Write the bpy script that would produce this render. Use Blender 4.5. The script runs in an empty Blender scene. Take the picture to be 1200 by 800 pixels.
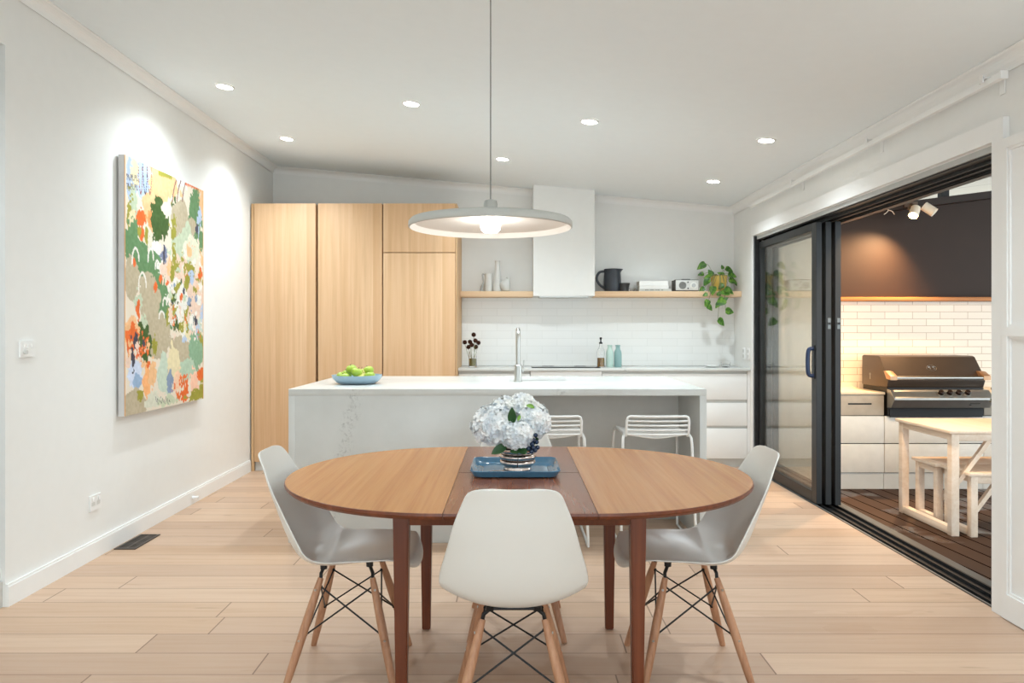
import bpy, bmesh, math, random
import numpy as np
from mathutils import Vector, Matrix, noise as mnoise
PI = math.pi
random.seed(7)
S = bpy.context.scene
COL = S.collection

# ------------------------------------------------------------------ materials
def lin(c):
    out = []
    for v in c[:3]:
        v = v / 255.0
        out.append(v / 12.92 if v <= 0.04045 else ((v + 0.055) / 1.055) ** 2.4)
    return (*out, 1.0)

class NB:
    """small node builder around a Principled material"""
    def __init__(s, name, rough=0.5, metal=0.0, spec=0.5):
        s.m = bpy.data.materials.new(name); s.m.use_nodes = True
        s.t = s.m.node_tree; s.b = s.t.nodes['Principled BSDF']
        s.b.inputs['Roughness'].default_value = rough
        s.b.inputs['Metallic'].default_value = metal
        s.b.inputs['Specular IOR Level'].default_value = spec
    def put(s, sock, v):
        if hasattr(v, 'is_linked') or isinstance(v, bpy.types.NodeSocket): s.t.links.new(v, sock)
        else: sock.default_value = v
    def set(s, key, v): s.put(s.b.inputs[key], v); return s
    def n(s, typ): return s.t.nodes.new(typ)
    def coord(s, which='Object'): return s.n('ShaderNodeTexCoord').outputs[which]
    def mapping(s, vec, scale=(1, 1, 1), rot=(0, 0, 0), loc=(0, 0, 0)):
        k = s.n('ShaderNodeMapping'); s.put(k.inputs['Vector'], vec)
        k.inputs['Scale'].default_value = scale; k.inputs['Rotation'].default_value = rot; k.inputs['Location'].default_value = loc
        return k.outputs[0]
    def noise(s, vec, scale=5, detail=3, rough=0.5, dist=0.0):
        k = s.n('ShaderNodeTexNoise'); s.put(k.inputs['Vector'], vec)
        k.inputs['Scale'].default_value = scale; k.inputs['Detail'].default_value = detail
        k.inputs['Roughness'].default_value = rough; k.inputs['Distortion'].default_value = dist
        return k.outputs['Fac']
    def math(s, op, a, b=0.0, c=0.0):
        k = s.n('ShaderNodeMath'); k.operation = op
        s.put(k.inputs[0], a); s.put(k.inputs[1], b); s.put(k.inputs[2], c)
        return k.outputs[0]
    def sep(s, vec):
        k = s.n('ShaderNodeSeparateXYZ'); s.put(k.inputs[0], vec); return k.outputs
    def comb(s, x, y, z):
        k = s.n('ShaderNodeCombineXYZ')
        for i, v in enumerate((x, y, z)): s.put(k.inputs[i], v)
        return k.outputs[0]
    def wn(s, vec):
        k = s.n('ShaderNodeTexWhiteNoise'); k.noise_dimensions = '3D'; s.put(k.inputs['Vector'], vec); return k.outputs['Value']
    def mix(s, fac, a, b, typ='MIX'):
        k = s.n('ShaderNodeMix'); k.data_type = 'RGBA'; k.blend_type = typ
        s.put(k.inputs[0], fac); s.put(k.inputs[6], a); s.put(k.inputs[7], b)
        return k.outputs[2]
    def ramp(s, fac, stops):
        k = s.n('ShaderNodeValToRGB'); s.put(k.inputs[0], fac); e = k.color_ramp.elements
        e[0].position, e[0].color = stops[0]; e[1].position, e[1].color = stops[-1]
        for p, c in stops[1:-1]:
            q = e.new(p); q.color = c
        return k.outputs[0]
    def bump(s, h, strength=0.2, dist=0.01):
        k = s.n('ShaderNodeBump'); k.inputs['Strength'].default_value = strength; k.inputs['Distance'].default_value = dist
        s.put(k.inputs['Height'], h); s.t.links.new(k.outputs[0], s.b.inputs['Normal']); return s

def plain(name, rgb, rough=0.5, metal=0.0, spec=0.5, mottle=0.03, scale=14):
    b = NB(name, rough, metal, spec)
    f = b.noise(b.coord(), scale, 3)
    c = lin(rgb)
    hi = tuple(min(1, v * (1 + mottle)) for v in c[:3]) + (1,); lo = tuple(v * (1 - mottle) for v in c[:3]) + (1,)
    b.set('Base Color', b.ramp(f, [(0.3, lo), (0.7, hi)]))
    return b.m

def glass(name, rgb=(255, 255, 255), rough=0.0, ior=1.45):
    b = NB(name, rough); b.set('Base Color', lin(rgb)); b.set('Transmission Weight', 1.0); b.set('IOR', ior)
    return b.m

def emit(name, rgb, strength):
    b = NB(name, 0.5); b.set('Base Color', lin(rgb)); b.set('Emission Color', lin(rgb)); b.set('Emission Strength', strength)
    return b.m

def floor_mat():
    b = NB('oak_floor', 0.42, 0, 0.4)
    v = b.sep(b.coord()); W, L = 0.1835, 1.95
    ry = b.math('DIVIDE', v[1], W); row = b.math('FLOOR', ry); fy = b.math('FRACT', ry)
    off = b.wn(b.comb(row, 3.7, 1.0))
    rx = b.math('ADD', b.math('DIVIDE', v[0], L), b.math('MULTIPLY', off, 3.0))
    pl = b.math('FLOOR', rx); fx = b.math('FRACT', rx)
    pid = b.wn(b.comb(row, pl, 5.0))
    pid2 = b.wn(b.comb(pl, row, 9.0))
    shift = b.math('MULTIPLY', pid, 37.0)
    gv = b.comb(b.math('ADD', v[0], shift), b.math('ADD', v[1], shift), 0.0)
    g = b.noise(b.mapping(gv, (1.3, 26, 1)), 1.0, 5, 0.6, 0.6)
    big = b.noise(b.mapping(gv, (0.9, 5, 1)), 1.2, 3, 0.5, 1.0)
    base = b.ramp(pid, [(0.0, lin((186, 156, 133))), (0.35, lin((202, 172, 148))), (0.7, lin((210, 181, 156))), (1.0, lin((194, 160, 131)))])
    c = b.mix(b.math('MULTIPLY', b.math('SUBTRACT', g, 0.42), 1.1), base, lin((176, 138, 108)))
    c = b.mix(b.math('MULTIPLY', b.math('GREATER_THAN', big, 0.66), 0.12), c, lin((160, 118, 86)))
    kn = b.noise(b.mapping(gv, (2.2, 9, 1)), 1.6, 2, 0.5, 0.4)
    c = b.mix(b.math('MULTIPLY', b.math('SUBTRACT', kn, 0.7), 4.5), c, lin((128, 92, 64)))
    ey = b.math('MINIMUM', fy, b.math('SUBTRACT', 1.0, fy)); ex = b.math('MINIMUM', fx, b.math('SUBTRACT', 1.0, fx))
    jy = b.math('LESS_THAN', ey, 0.011); jx = b.math('LESS_THAN', ex, 0.0015)
    j = b.math('MAXIMUM', jy, jx)
    c = b.mix(b.math('MULTIPLY', j, 0.75), c, lin((104, 74, 54)))
    b.set('Base Color', c)
    b.set('Roughness', b.math('ADD', 0.34, b.math('MULTIPLY', g, 0.16)))
    b.bump(b.math('SUBTRACT', b.math('MULTIPLY', g, 0.15), j), 0.25, 0.002)
    return b.m

def deck_mat():
    b = NB('wet_deck', 0.25, 0, 0.5)
    p = b.mapping(b.coord(), (1, 1, 1), (0, 0, -math.radians(4)))
    v = b.sep(p); W = 0.14
    rx = b.math('DIVIDE', v[0], W); row = b.math('FLOOR', rx); f = b.math('FRACT', rx)
    pid = b.wn(b.comb(row, 2.0, 2.0))
    g = b.noise(b.mapping(p, (30, 1.5, 1)), 1.0, 4, 0.6, 0.5)
    c = b.ramp(pid, [(0, lin((58, 38, 24))), (0.5, lin((84, 54, 33))), (1, lin((68, 45, 30)))])
    c = b.mix(b.math('MULTIPLY', g, 0.55), c, lin((46, 28, 20)))
    e = b.math('MINIMUM', f, b.math('SUBTRACT', 1.0, f)); j = b.math('LESS_THAN', e, 0.045)
    b.set('Base Color', b.mix(j, c, lin((4, 3, 3))))
    b.set('Specular IOR Level', b.math('MULTIPLY', b.math('SUBTRACT', 1.0, j), 0.28))
    wet = b.noise(p, 2.2, 2)
    b.set('Roughness', b.ramp(wet, [(0.38, (0.13,) * 3 + (1,)), (0.44, (0.62,) * 3 + (1,))]))
    b.bump(b.math('SUBTRACT', b.math('MULTIPLY', g, 0.1), j), 0.4, 0.004)
    return b.m

def wood_mat(name, stops, axis='Z', strip=0.0, fine=60, rough=0.45, spec=0.4, cont=0.5):
    """grain running along axis; optional veneer strips of width `strip` across X"""
    b = NB(name, rough, 0, spec); o = b.coord()
    sc = {'X': (1.6, fine, fine), 'Y': (fine, 1.6, fine), 'Z': (fine, fine, 1.6)}[axis]
    v = b.sep(o)
    if strip:
        r = b.math('FLOOR', b.math('DIVIDE', b.math('ADD', v[0], b.math('MULTIPLY', b.math('FLOOR', b.math('MULTIPLY', v[0], 1.7)), 0.031)), strip))
        pid = b.wn(b.comb(r, 1.0, 4.0))
        o2 = b.comb(v[0], v[1], b.math('ADD', v[2], b.math('MULTIPLY', pid, 9.0)))
    else:
        pid = None; o2 = o
    g = b.noise(b.mapping(o2, sc), 1.0, 5, 0.62, 0.4)
    g2 = b.noise(b.mapping(o2, tuple(q * 0.22 for q in sc)), 1.0, 3, 0.5, 0.8)
    f = b.math('ADD', b.math('MULTIPLY', g, cont), b.math('MULTIPLY', g2, 1 - cont))
    c = b.ramp(f, [(0.30, stops[0]), (0.5, stops[1]), (0.70, stops[2])])
    if pid is not None:
        c = b.mix(b.math('MULTIPLY', b.math('SUBTRACT', pid, 0.25), 0.8), c, stops[3])
    b.set('Base Color', c); b.bump(g, 0.06, 0.002)
    return b.m

def stone_mat():
    b = NB('quartz', 0.22, 0, 0.5); o = b.coord()
    p = b.mapping(o, (1.0, 0.6, 0.45), (0, math.radians(-24), 0))
    w1 = b.noise(b.mapping(o, (1, 1, 1), (0, 0, 0), (3, 1, 0)), 9, 5, 0.7, 0.8)
    x = b.sep(p)[0]
    ln = b.math('ABSOLUTE', b.math('SUBTRACT', b.math('FRACT', b.math('ADD', b.math('MULTIPLY', x, 0.9), b.math('ADD', b.math('MULTIPLY', w1, 0.16), 0.27))), 0.5))
    vein = b.math('SUBTRACT', 1.0, b.math('MULTIPLY', ln, 22.0)); vein = b.math('MAXIMUM', vein, 0.0)
    br = b.noise(o, 48, 4, 0.75); vein = b.math('MULTIPLY', vein, b.math('MAXIMUM', b.math('MULTIPLY', b.math('SUBTRACT', br, 0.50), 6.0), 0.0))
    soft = b.noise(o, 3.2, 4, 0.6)
    c = b.ramp(soft, [(0.3, lin((207, 209, 206))), (0.7, lin((216, 218, 215)))])
    b.set('Base Color', b.mix(b.math('MINIMUM', b.math('MULTIPLY', vein, 0.6), 0.5), c, lin((128, 129, 127))))
    return b.m

def tile_mat(name, w, h, tile, grout, rough, vary=0.04, mort=0.03, axis='XZ', gloss_bump=0.15):
    b = NB(name, rough, 0, 0.5); v = b.sep(b.coord())
    rz = b.math('DIVIDE', v[2], h); row = b.math('FLOOR', rz); fz = b.math('FRACT', rz)
    half = b.math('MULTIPLY', b.math('MODULO', b.math('ABSOLUTE', row), 2.0), 0.5)
    rx = b.math('ADD', b.math('DIVIDE', v[0], w), half); col = b.math('FLOOR', rx); fx = b.math('FRACT', rx)
    pid = b.wn(b.comb(row, col, 1.0))
    ez = b.math('MULTIPLY', b.math('MINIMUM', fz, b.math('SUBTRACT', 1.0, fz)), h)
    ex = b.math('MULTIPLY', b.math('MINIMUM', fx, b.math('SUBTRACT', 1.0, fx)), w)
    e = b.math('MINIMUM', ez, ex); j = b.math('LESS_THAN', e, mort * h)
    t = lin(tile); lo = tuple(q * (1 - vary * 2) for q in t[:3]) + (1,)
    b.set('Base Color', b.mix(j, b.ramp(pid, [(0, lo), (1, t)]), lin(grout)))
    b.bump(b.math('ADD', b.math('MULTIPLY', b.math('SUBTRACT', 1.0, j), 1.0), b.math('MULTIPLY', b.noise(b.coord(), 14, 2), 0.5)), gloss_bump, 0.004)
    return b.m

WALL = plain('wall_paint', (238, 238, 235), 0.6, 0, 0.3, 0.008)
CEIL = plain('ceiling_paint', (238, 244, 246), 0.8, 0, 0.2, 0.006)
TRIM = plain('trim_paint', (242, 242, 240), 0.35, 0, 0.4, 0.006)
WHITE = plain('white_lacquer', (240, 240, 238), 0.3, 0, 0.4, 0.006)
GREYP = plain('grey_paint', (168, 169, 166), 0.6, 0, 0.3, 0.01)
REC = plain('grey_board', (214, 214, 210), 0.5, 0, 0.3, 0.02)
FLOOR = floor_mat(); DECK = deck_mat(); STONE = stone_mat()
OAK = wood_mat('oak_veneer', [lin((204, 164, 124)), lin((222, 184, 144)), lin((233, 200, 164)), lin((206, 162, 118))], 'Z', 0.105, 55, 0.5)
OAKX = wood_mat('oak_shelf', [lin((208, 170, 132)), lin((224, 192, 156)), lin((232, 204, 170))], 'X', 0, 60, 0.5)
OAKS = wood_mat('oak_edge', [lin((196, 156, 112)), lin((212, 174, 130)), lin((222, 188, 146))], 'Z', 0, 55, 0.5)
TEAK = wood_mat('teak_end', [lin((168, 109, 63)), lin((188, 131, 80)), lin((202, 147, 96))], 'Y', 0, 70, 0.27, 0.6, 0.5)
TEAKL = wood_mat('teak_leaf', [lin((118, 70, 48)), lin((138, 86, 62)), lin((152, 100, 76))], 'Y', 0, 70, 0.22, 0.5, 0.4)
TEAKD = wood_mat('dark_teak', [lin((84, 38, 16)), lin((106, 51, 24)), lin((128, 67, 35))], 'Z', 0, 70, 0.35, 0.5)
LEGW = wood_mat('chair_leg_wood', [lin((150, 104, 74)), lin((178, 130, 98)), lin((198, 152, 118))], 'Z', 0, 90, 0.45)
PINE = wood_mat('pine', [lin((218, 192, 166)), lin((230, 208, 186)), lin((238, 220, 202))], 'Y', 0, 50, 0.5)
LEDGE = wood_mat('ledge_timber', [lin((150, 92, 44)), lin((186, 122, 62)), lin((205, 144, 80))], 'X', 0, 60, 0.4)
SHELL = plain('shell_plastic', (228, 228, 223), 0.32, 0, 0.5, 0.006)
WIRE = plain('black_wire', (22, 20, 20), 0.4, 0.3)
BLACKAL = plain('black_aluminium', (36, 37, 38), 0.42, 0.3, 0.5, 0.05)
GREYAL = plain('grey_aluminium', (104, 108, 108), 0.35, 0.6)
DARK = plain('shadow_black', (18, 18, 18), 0.6)
STEEL = plain('brushed_steel', (190, 190, 186), 0.28, 1.0)
STOOLW = plain('white_powder_coat', (244, 244, 241), 0.35)
def pane_mat():
    m = bpy.data.materials.new('pane_glass'); m.use_nodes = True; t = m.node_tree; t.nodes.remove(t.nodes['Principled BSDF'])
    fr = t.nodes.new('ShaderNodeFresnel'); ge = t.nodes.new('ShaderNodeNewGeometry'); io = t.nodes.new('ShaderNodeMix')
    io.inputs[2].default_value = 1.6; io.inputs[3].default_value = 1 / 1.6                      # same reflectance on both faces of the pane
    t.links.new(ge.outputs['Backfacing'], io.inputs[0]); t.links.new(io.outputs[0], fr.inputs['IOR'])
    tr = t.nodes.new('ShaderNodeBsdfTransparent'); tr.inputs[0].default_value = lin((253, 253, 251))
    gl = t.nodes.new('ShaderNodeBsdfGlossy'); gl.inputs['Roughness'].default_value = 0.0; mx = t.nodes.new('ShaderNodeMixShader')
    t.links.new(fr.outputs[0], mx.inputs[0]); t.links.new(tr.outputs[0], mx.inputs[1]); t.links.new(gl.outputs[0], mx.inputs[2]); t.links.new(mx.outputs[0], t.nodes['Material Output'].inputs[0])
    return m
PANE = pane_mat(); CLEAR = glass('clear_glass')
SPLASH = tile_mat('white_tile', 0.30, 0.075, (240, 240, 237), (224, 224, 220), 0.2, 0.012, 0.02)
SUBWAY = tile_mat('subway_tile', 0.262, 0.0662, (236, 226, 212), (176, 156, 134), 0.3, 0.03, 0.035)

# ------------------------------------------------------------------ mesh helpers
def box(bm, x0, x1, y0, y1, z0, z1, bev=0.0, seg=2):
    ps = [(x, y, z) for x in (x0, x1) for y in (y0, y1) for z in (z0, z1)]
    vs = [bm.verts.new(p) for p in ps]
    fs = [(0, 1, 3, 2), (4, 6, 7, 5), (0, 4, 5, 1), (2, 3, 7, 6), (0, 2, 6, 4), (1, 5, 7, 3)]
    faces = [bm.faces.new([vs[i] for i in f]) for f in fs]
    if bev:
        es = list({e for f in faces for e in f.edges})
        bmesh.ops.bevel(bm, geom=es, offset=bev, segments=seg, profile=0.5, affect='EDGES')
    return vs

def hexa(bm, pts):
    vs = [bm.verts.new(p) for p in pts]
    for f in [(0, 1, 2, 3), (7, 6, 5, 4), (0, 4, 5, 1), (1, 5, 6, 2), (2, 6, 7, 3), (3, 7, 4, 0)]:
        bm.faces.new([vs[i] for i in f])

def prism(bm, poly, a0, a1, axis='X', bev=0.0):
    """poly of 2D points, extruded from a0 to a1 along axis"""
    def p3(u, v, a): return {'X': (a, u, v), 'Y': (u, a, v), 'Z': (u, v, a)}[axis]
    A = [bm.verts.new(p3(u, v, a0)) for u, v in poly]; B = [bm.verts.new(p3(u, v, a1)) for u, v in poly]
    n = len(poly); fs = [bm.faces.new(A[::-1]), bm.faces.new(B)]
    for i in range(n):
        fs.append(bm.faces.new((A[i], A[(i + 1) % n], B[(i + 1) % n], B[i])))
    if bev:
        es = list({e for f in fs[:2] for e in f.edges})
        bmesh.ops.bevel(bm, geom=es, offset=bev, segments=2, profile=0.5, affect='EDGES')

def frame_of(d):
    d = d.normalized(); u = Vector((0, 0, 1)) if abs(d.z) < 0.9 else Vector((1, 0, 0))
    a = d.cross(u).normalized(); return a, d.cross(a).normalized()

def tube(bm, pts, r, seg=8, closed=False, caps=True):
    pts = [Vector(p) for p in pts]; n = len(pts)
    rs = r if isinstance(r, (list, tuple)) else [r] * n
    rings = []; a_prev = None
    for i, p in enumerate(pts):
        if closed: d = (pts[(i + 1) % n] - pts[i - 1])
        else: d = pts[min(i + 1, n - 1)] - pts[max(i - 1, 0)]
        d.normalize()
        if a_prev is None: a, b = frame_of(d)
        else:
            a = (a_prev - d * a_prev.dot(d))
            a = a.normalized() if a.length > 1e-6 else frame_of(d)[0]
            b = d.cross(a)
        a_prev = a
        rings.append([bm.verts.new(p + (a * math.cos(2 * PI * k / seg) + b * math.sin(2 * PI * k / seg)) * rs[i]) for k in range(seg)])
    m = n if closed else n - 1
    for i in range(m):
        A, B = rings[i], rings[(i + 1) % n]
        for k in range(seg): bm.faces.new((A[k], A[(k + 1) % seg], B[(k + 1) % seg], B[k]))
    if caps and not closed:
        bm.faces.new(rings[0][::-1]); bm.faces.new(rings[-1])

def lathe(bm, prof, seg=32, c=(0, 0, 0), cap0=True, cap1=True):
    rings = []
    for r, z in prof:
        rings.append([bm.verts.new((c[0] + r * math.cos(2 * PI * k / seg), c[1] + r * math.sin(2 * PI * k / seg), c[2] + z)) for k in range(seg)])
    for A, B in zip(rings, rings[1:]):
        for k in range(seg): bm.faces.new((A[k], A[(k + 1) % seg], B[(k + 1) % seg], B[k]))
    if cap0: bm.faces.new(rings[0][::-1])
    if cap1: bm.faces.new(rings[-1])

def ball(bm, c, r, u=16, v=10, sc=(1, 1, 1), rot=None):
    M = Matrix.Translation(c) @ (rot.to_4x4() if rot else Matrix()) @ Matrix.Diagonal((*sc, 1))
    bmesh.ops.create_uvsphere(bm, u_segments=u, v_segments=v, radius=r, matrix=M)

def rrect(cx, cy, hw, hh, r, n=6):
    out = []
    for sx, sy, a0 in ((1, 1, 0), (-1, 1, 90), (-1, -1, 180), (1, -1, 270)):
        for k in range(n + 1):
            a = math.radians(a0 + 90 * k / n)
            out.append((cx + sx * (hw - r) + r * math.cos(a), cy + sy * (hh - r) + r * math.sin(a)))
    return out

def crv(pts, n=8):
    """Catmull-Rom through points of any dimension"""
    P = [tuple(p) for p in pts]; P = [tuple(2 * a - b for a, b in zip(P[0], P[1]))] + P + [tuple(2 * a - b for a, b in zip(P[-1], P[-2]))]
    out = []
    for i in range(1, len(P) - 2):
        for k in range(n):
            t = k / n
            out.append(tuple(0.5 * (2 * b + (c - a) * t + (2 * a - 5 * b + 4 * c - d) * t * t + (3 * b - a - 3 * c + d) * t ** 3)
                             for a, b, c, d in zip(P[i - 1], P[i], P[i + 1], P[i + 2])))
    out.append(P[-2]); return out

def obj(name, bm, m, parent=None, smooth=None, loc=None, fix=True):
    if fix: bmesh.ops.recalc_face_normals(bm, faces=bm.faces)
    me = bpy.data.meshes.new(name); bm.to_mesh(me); bm.free()
    me.materials.append(m)
    if smooth:
        me.polygons.foreach_set('use_smooth', [True] * len(me.polygons))
        if smooth != 'all': me.set_sharp_from_angle(angle=math.radians(smooth if not isinstance(smooth, bool) else 40))
    o = bpy.data.objects.new(name, me); COL.objects.link(o)
    if parent: o.parent = parent
    if loc: o.location = loc
    return o

def B(): return bmesh.new()

def thing(name, label, cat, loc=(0, 0, 0), rz=0.0, group=None):
    o = bpy.data.objects.new(name, None); COL.objects.link(o)
    o.empty_display_size = 0.05
    o.location = loc; o.rotation_euler = (0, 0, rz); o['label'] = label; o['category'] = cat
    if group: o['group'] = group
    return o

def tag(o, label, cat, group=None):
    o['label'] = label; o['category'] = cat
    if group: o['group'] = group
    return o

def struct(name, bm, m, parent=None, smooth=None):
    o = obj(name, bm, m, parent, smooth)
    if not parent: o['kind'] = 'structure'
    return o

def kids(o): return [c for c in COL.objects if c.parent == o]
def dup(root, loc, rz=None, label=None):
    r = root.copy(); COL.objects.link(r); r.location = loc
    if rz is not None: r.rotation_euler = (0, 0, rz)
    if label: r['label'] = label
    for ch in kids(root):
        c = ch.copy(); COL.objects.link(c); c.parent = r
        for g in kids(ch):
            d = g.copy(); COL.objects.link(d); d.parent = c
    return r
def part_box(name, m, parent, x0, x1, y0, y1, z0, z1, bev=0.0):
    bm = B(); box(bm, x0, x1, y0, y1, z0, z1, bev); return obj(name, bm, m, parent, 30 if bev else None)
def wobj(name, bm, m, parent, smooth=None):
    """bm given in room coordinates; moved into the frame of the (unrotated) root thing"""
    r = parent
    while r.parent: r = r.parent
    bmesh.ops.translate(bm, verts=bm.verts, vec=-Vector(r.location))
    return obj(name, bm, m, parent, smooth)
def wbox(name, m, parent, x0, x1, y0, y1, z0, z1, bev=0.0):
    bm = B(); box(bm, x0, x1, y0, y1, z0, z1, bev); return wobj(name, bm, m, parent, 30 if bev else None)

# ------------------------------------------------------------------ the room
YB, YF = 7.4, -2.4            # back wall, wall behind the camera
XR = 2.22                     # right wall face
def LX(y): return -2.33 - 0.0116 * (y - 3.44) - 0.016     # left wall runs very slightly out
def CZ(x): return 2.70 - 0.09 * x                          # raked ceiling
def skew(bm, y0, y1, a, b, z0, z1):
    """a box hugging the left wall, between offsets a and b from it"""
    hexa(bm, [(LX(y0) + a, y0, z0), (LX(y0) + b, y0, z0), (LX(y1) + b, y1, z0), (LX(y1) + a, y1, z0),
              (LX(y0) + a, y0, z1), (LX(y0) + b, y0, z1), (LX(y1) + b, y1, z1), (LX(y1) + a, y1, z1)])

bm = B(); box(bm, -2.75, 2.215, YF, YB + .1, -0.1, 0.0); struct('floor', bm, FLOOR)
bm = B(); prism(bm, [(-2.75, CZ(-2.75)), (2.6, CZ(2.6)), (2.6, CZ(2.6) + .12), (-2.75, CZ(-2.75) + .12)], YF - .2, YB + .2, 'Y'); struct('ceiling', bm, CEIL)
# left wall with a doorway at its near end
DY0, DY1, DH = 2.35, 3.425, 2.60
bm = B(); skew(bm, DY1, YB + .15, -.14, 0, 0, 3.0); skew(bm, YF, DY0, -.14, 0, 0, 3.0); skew(bm, DY0, DY1, -.14, 0, DH, 3.0)
struct('wall_left', bm, WALL)
bm = B(); skew(bm, DY0, DY1, -.12, -.03, 0.175, DH)
d1 = struct('door_1', bm, GREYP)
bm = B(); skew(bm, DY0, DY1, -.12, -.02, 0.125, 0.175); obj('bottom_rail', bm, TRIM, d1)
bm = B(); skew(bm, DY0, DY1, -.12, -.012, 0.0, 0.118); obj('kick_board', bm, REC, d1)
bm = B(); box(bm, -2.75, XR + .25, YB, YB + .15, 0, 3.0); struct('wall_back', bm, WALL)
# right wall: opening for the sliding doors
OY0, OY1, OZ = 3.375, 6.74, 2.135
bm = B(); box(bm, XR, XR + .24, OY1, YB + .15, -.1, 3.0); box(bm, XR, XR + .24, YF, OY0, -.1, 3.0); box(bm, XR, XR + .24, OY0, OY1, OZ, 3.0)
struct('wall_right', bm, WALL)
# unseen wall behind the camera, its wide opening added to let fill light in
bm = B(); box(bm, -2.75, -2.0, YF - .15, YF, 0, 3.0); box(bm, 1.95, 2.6, YF - .15, YF, 0, 3.0); box(bm, -2.0, 1.95, YF - .15, YF, 2.45, 3.0); box(bm, -2.0, 1.95, YF - .15, YF, 0, .12)
struct('wall_front', bm, WALL)
# baseboards
def base_prof(bm, y0, y1):
    for z0, z1, a in ((0, .092, .016), (.092, .104, .012)):
        skew(bm, y0, y1, 0.0005, a, z0, z1)
bm = B(); base_prof(bm, DY1 + .0, 6.71); struct('baseboard_left', bm, TRIM)
bm = B(); box(bm, XR - .014, XR - .0005, YF, 2.3, 0, .1, .003); struct('baseboard_right', bm, TRIM)
# cornices: cove profile swept along the three walls
def cove(n=6):
    return [(0, 0), (0, -.062), (.010, -.066)] + [(.062 - .052 * math.cos(PI / 2 * k / n) * 1.0, -.062 + .052 * math.sin(PI / 2 * k / n) ) for k in range(n + 1)] + [(.07, -.006), (.07, 0)]
def cornice(name, p0, p1, inward):
    bm = B(); P0, P1 = Vector(p0), Vector(p1); up = Vector((0, 0, 1)); inw = Vector(inward)
    slope = Vector((0, 0, -.09 * inw.x))
    A = [bm.verts.new(P0 + (inw + slope) * u + up * v) for u, v in cove()]; C = [bm.verts.new(P1 + (inw + slope) * u + up * v) for u, v in cove()]
    n = len(A); bm.faces.new(A); bm.faces.new(C[::-1])
    for i in range(n): bm.faces.new((A[i], C[i], C[(i + 1) % n], A[(i + 1) % n]))
    struct(name, bm, TRIM)
cornice('trim_1', (LX(YF) + .001, YF, CZ(LX(YF)) - .001), (LX(YB) + .001, YB - .001, CZ(LX(YB)) - .001), (1, 0, 0))
cornice('trim_2', (LX(YB) + .001, YB - .001, CZ(LX(YB)) - .001), (XR - .001, YB - .001, CZ(XR) - .001), (0, -1, 0))
cornice('trim_3', (XR - .001, YF, CZ(XR) - .001), (XR - .001, YB - .001, CZ(XR) - .001), (-1, 0, 0))
# architrave round the door opening, mitred at the near top corner
AX0, AX1, AW = XR - .03, XR - .0005, .10
bm = B()
hexa(bm, [(AX0, OY0 - .075, OZ + AW), (AX0, OY0 + .004, OZ + .004), (AX0, OY1 - .004, OZ + .004), (AX0, OY1 + .045, OZ + AW),
          (AX1, OY0 - .075, OZ + AW), (AX1, OY0 + .004, OZ + .004), (AX1, OY1 - .004, OZ + .004), (AX1, OY1 + .045, OZ + AW)])
hexa(bm, [(AX0, OY0 - .075, 0.001), (AX0, OY0 + .004, 0.001), (AX0, OY0 + .004, OZ + .003), (AX0, OY0 - .075, OZ + AW - .001),
          (AX1, OY0 - .075, 0.001), (AX1, OY0 + .004, 0.001), (AX1, OY0 + .004, OZ + .003), (AX1, OY0 - .075, OZ + AW - .001)])
hexa(bm, [(AX0, OY1 - .004, 0.001), (AX0, OY1 + .045, 0.001), (AX0, OY1 + .045, OZ + AW - .001), (AX0, OY1 - .004, OZ + .003),
          (AX1, OY1 - .004, 0.001), (AX1, OY1 + .045, 0.001), (AX1, OY1 + .045, OZ + AW - .001), (AX1, OY1 - .004, OZ + .003)])
struct('trim_4', bm, TRIM)
# white panelled door folded flat against the near right wall
bm = B(); dx0, dx1 = XR - .04, XR - .002; py0, py1 = 2.45, 3.296
box(bm, dx0 + .014, dx1, py0, py1, .005, 2.13)
box(bm, dx0, dx0 + .014, py1 - .035, py1, .005, 2.13); box(bm, dx0, dx0 + .014, py0, py0 + .035, .005, 2.13)
for z0, z1 in ((.005, .115), (1.255, 1.295), (2.085, 2.13)): box(bm, dx0, dx0 + .014, py0 + .035, py1 - .035, z0, z1)
for z0, z1 in ((.115, 1.255), (1.295, 2.085)):       # moulding bead inside each panel
    for (a, b2, c, d) in ((py0 + .035, py1 - .035, z0, z0 + .012), (py0 + .035, py1 - .035, z1 - .012, z1), (py0 + .035, py0 + .047, z0 + .012, z1 - .012), (py1 - .047, py1 - .035, z0 + .012, z1 - .012)):
        box(bm, dx0 + .006, dx0 + .014, a, b2, c, d)
struct('door_2', bm, TRIM)

# splashback tiles
bm = B(); box(bm, -.50, XR - .001, YB - .012, YB - .0005, .929, 1.62); struct('wall_splashback', bm, SPLASH)
# plastered rangehood bulkhead
bm = B(); box(bm, .205, .797, 7.12, YB - .013, 1.612, CZ(.5) + .03); hb = struct('wall_rangehood', bm, WALL)
bm = B(); box(bm, .265, .74, 7.17, 7.36, 1.600, 1.6115); obj('hood_filter', bm, STEEL, hb)

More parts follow.
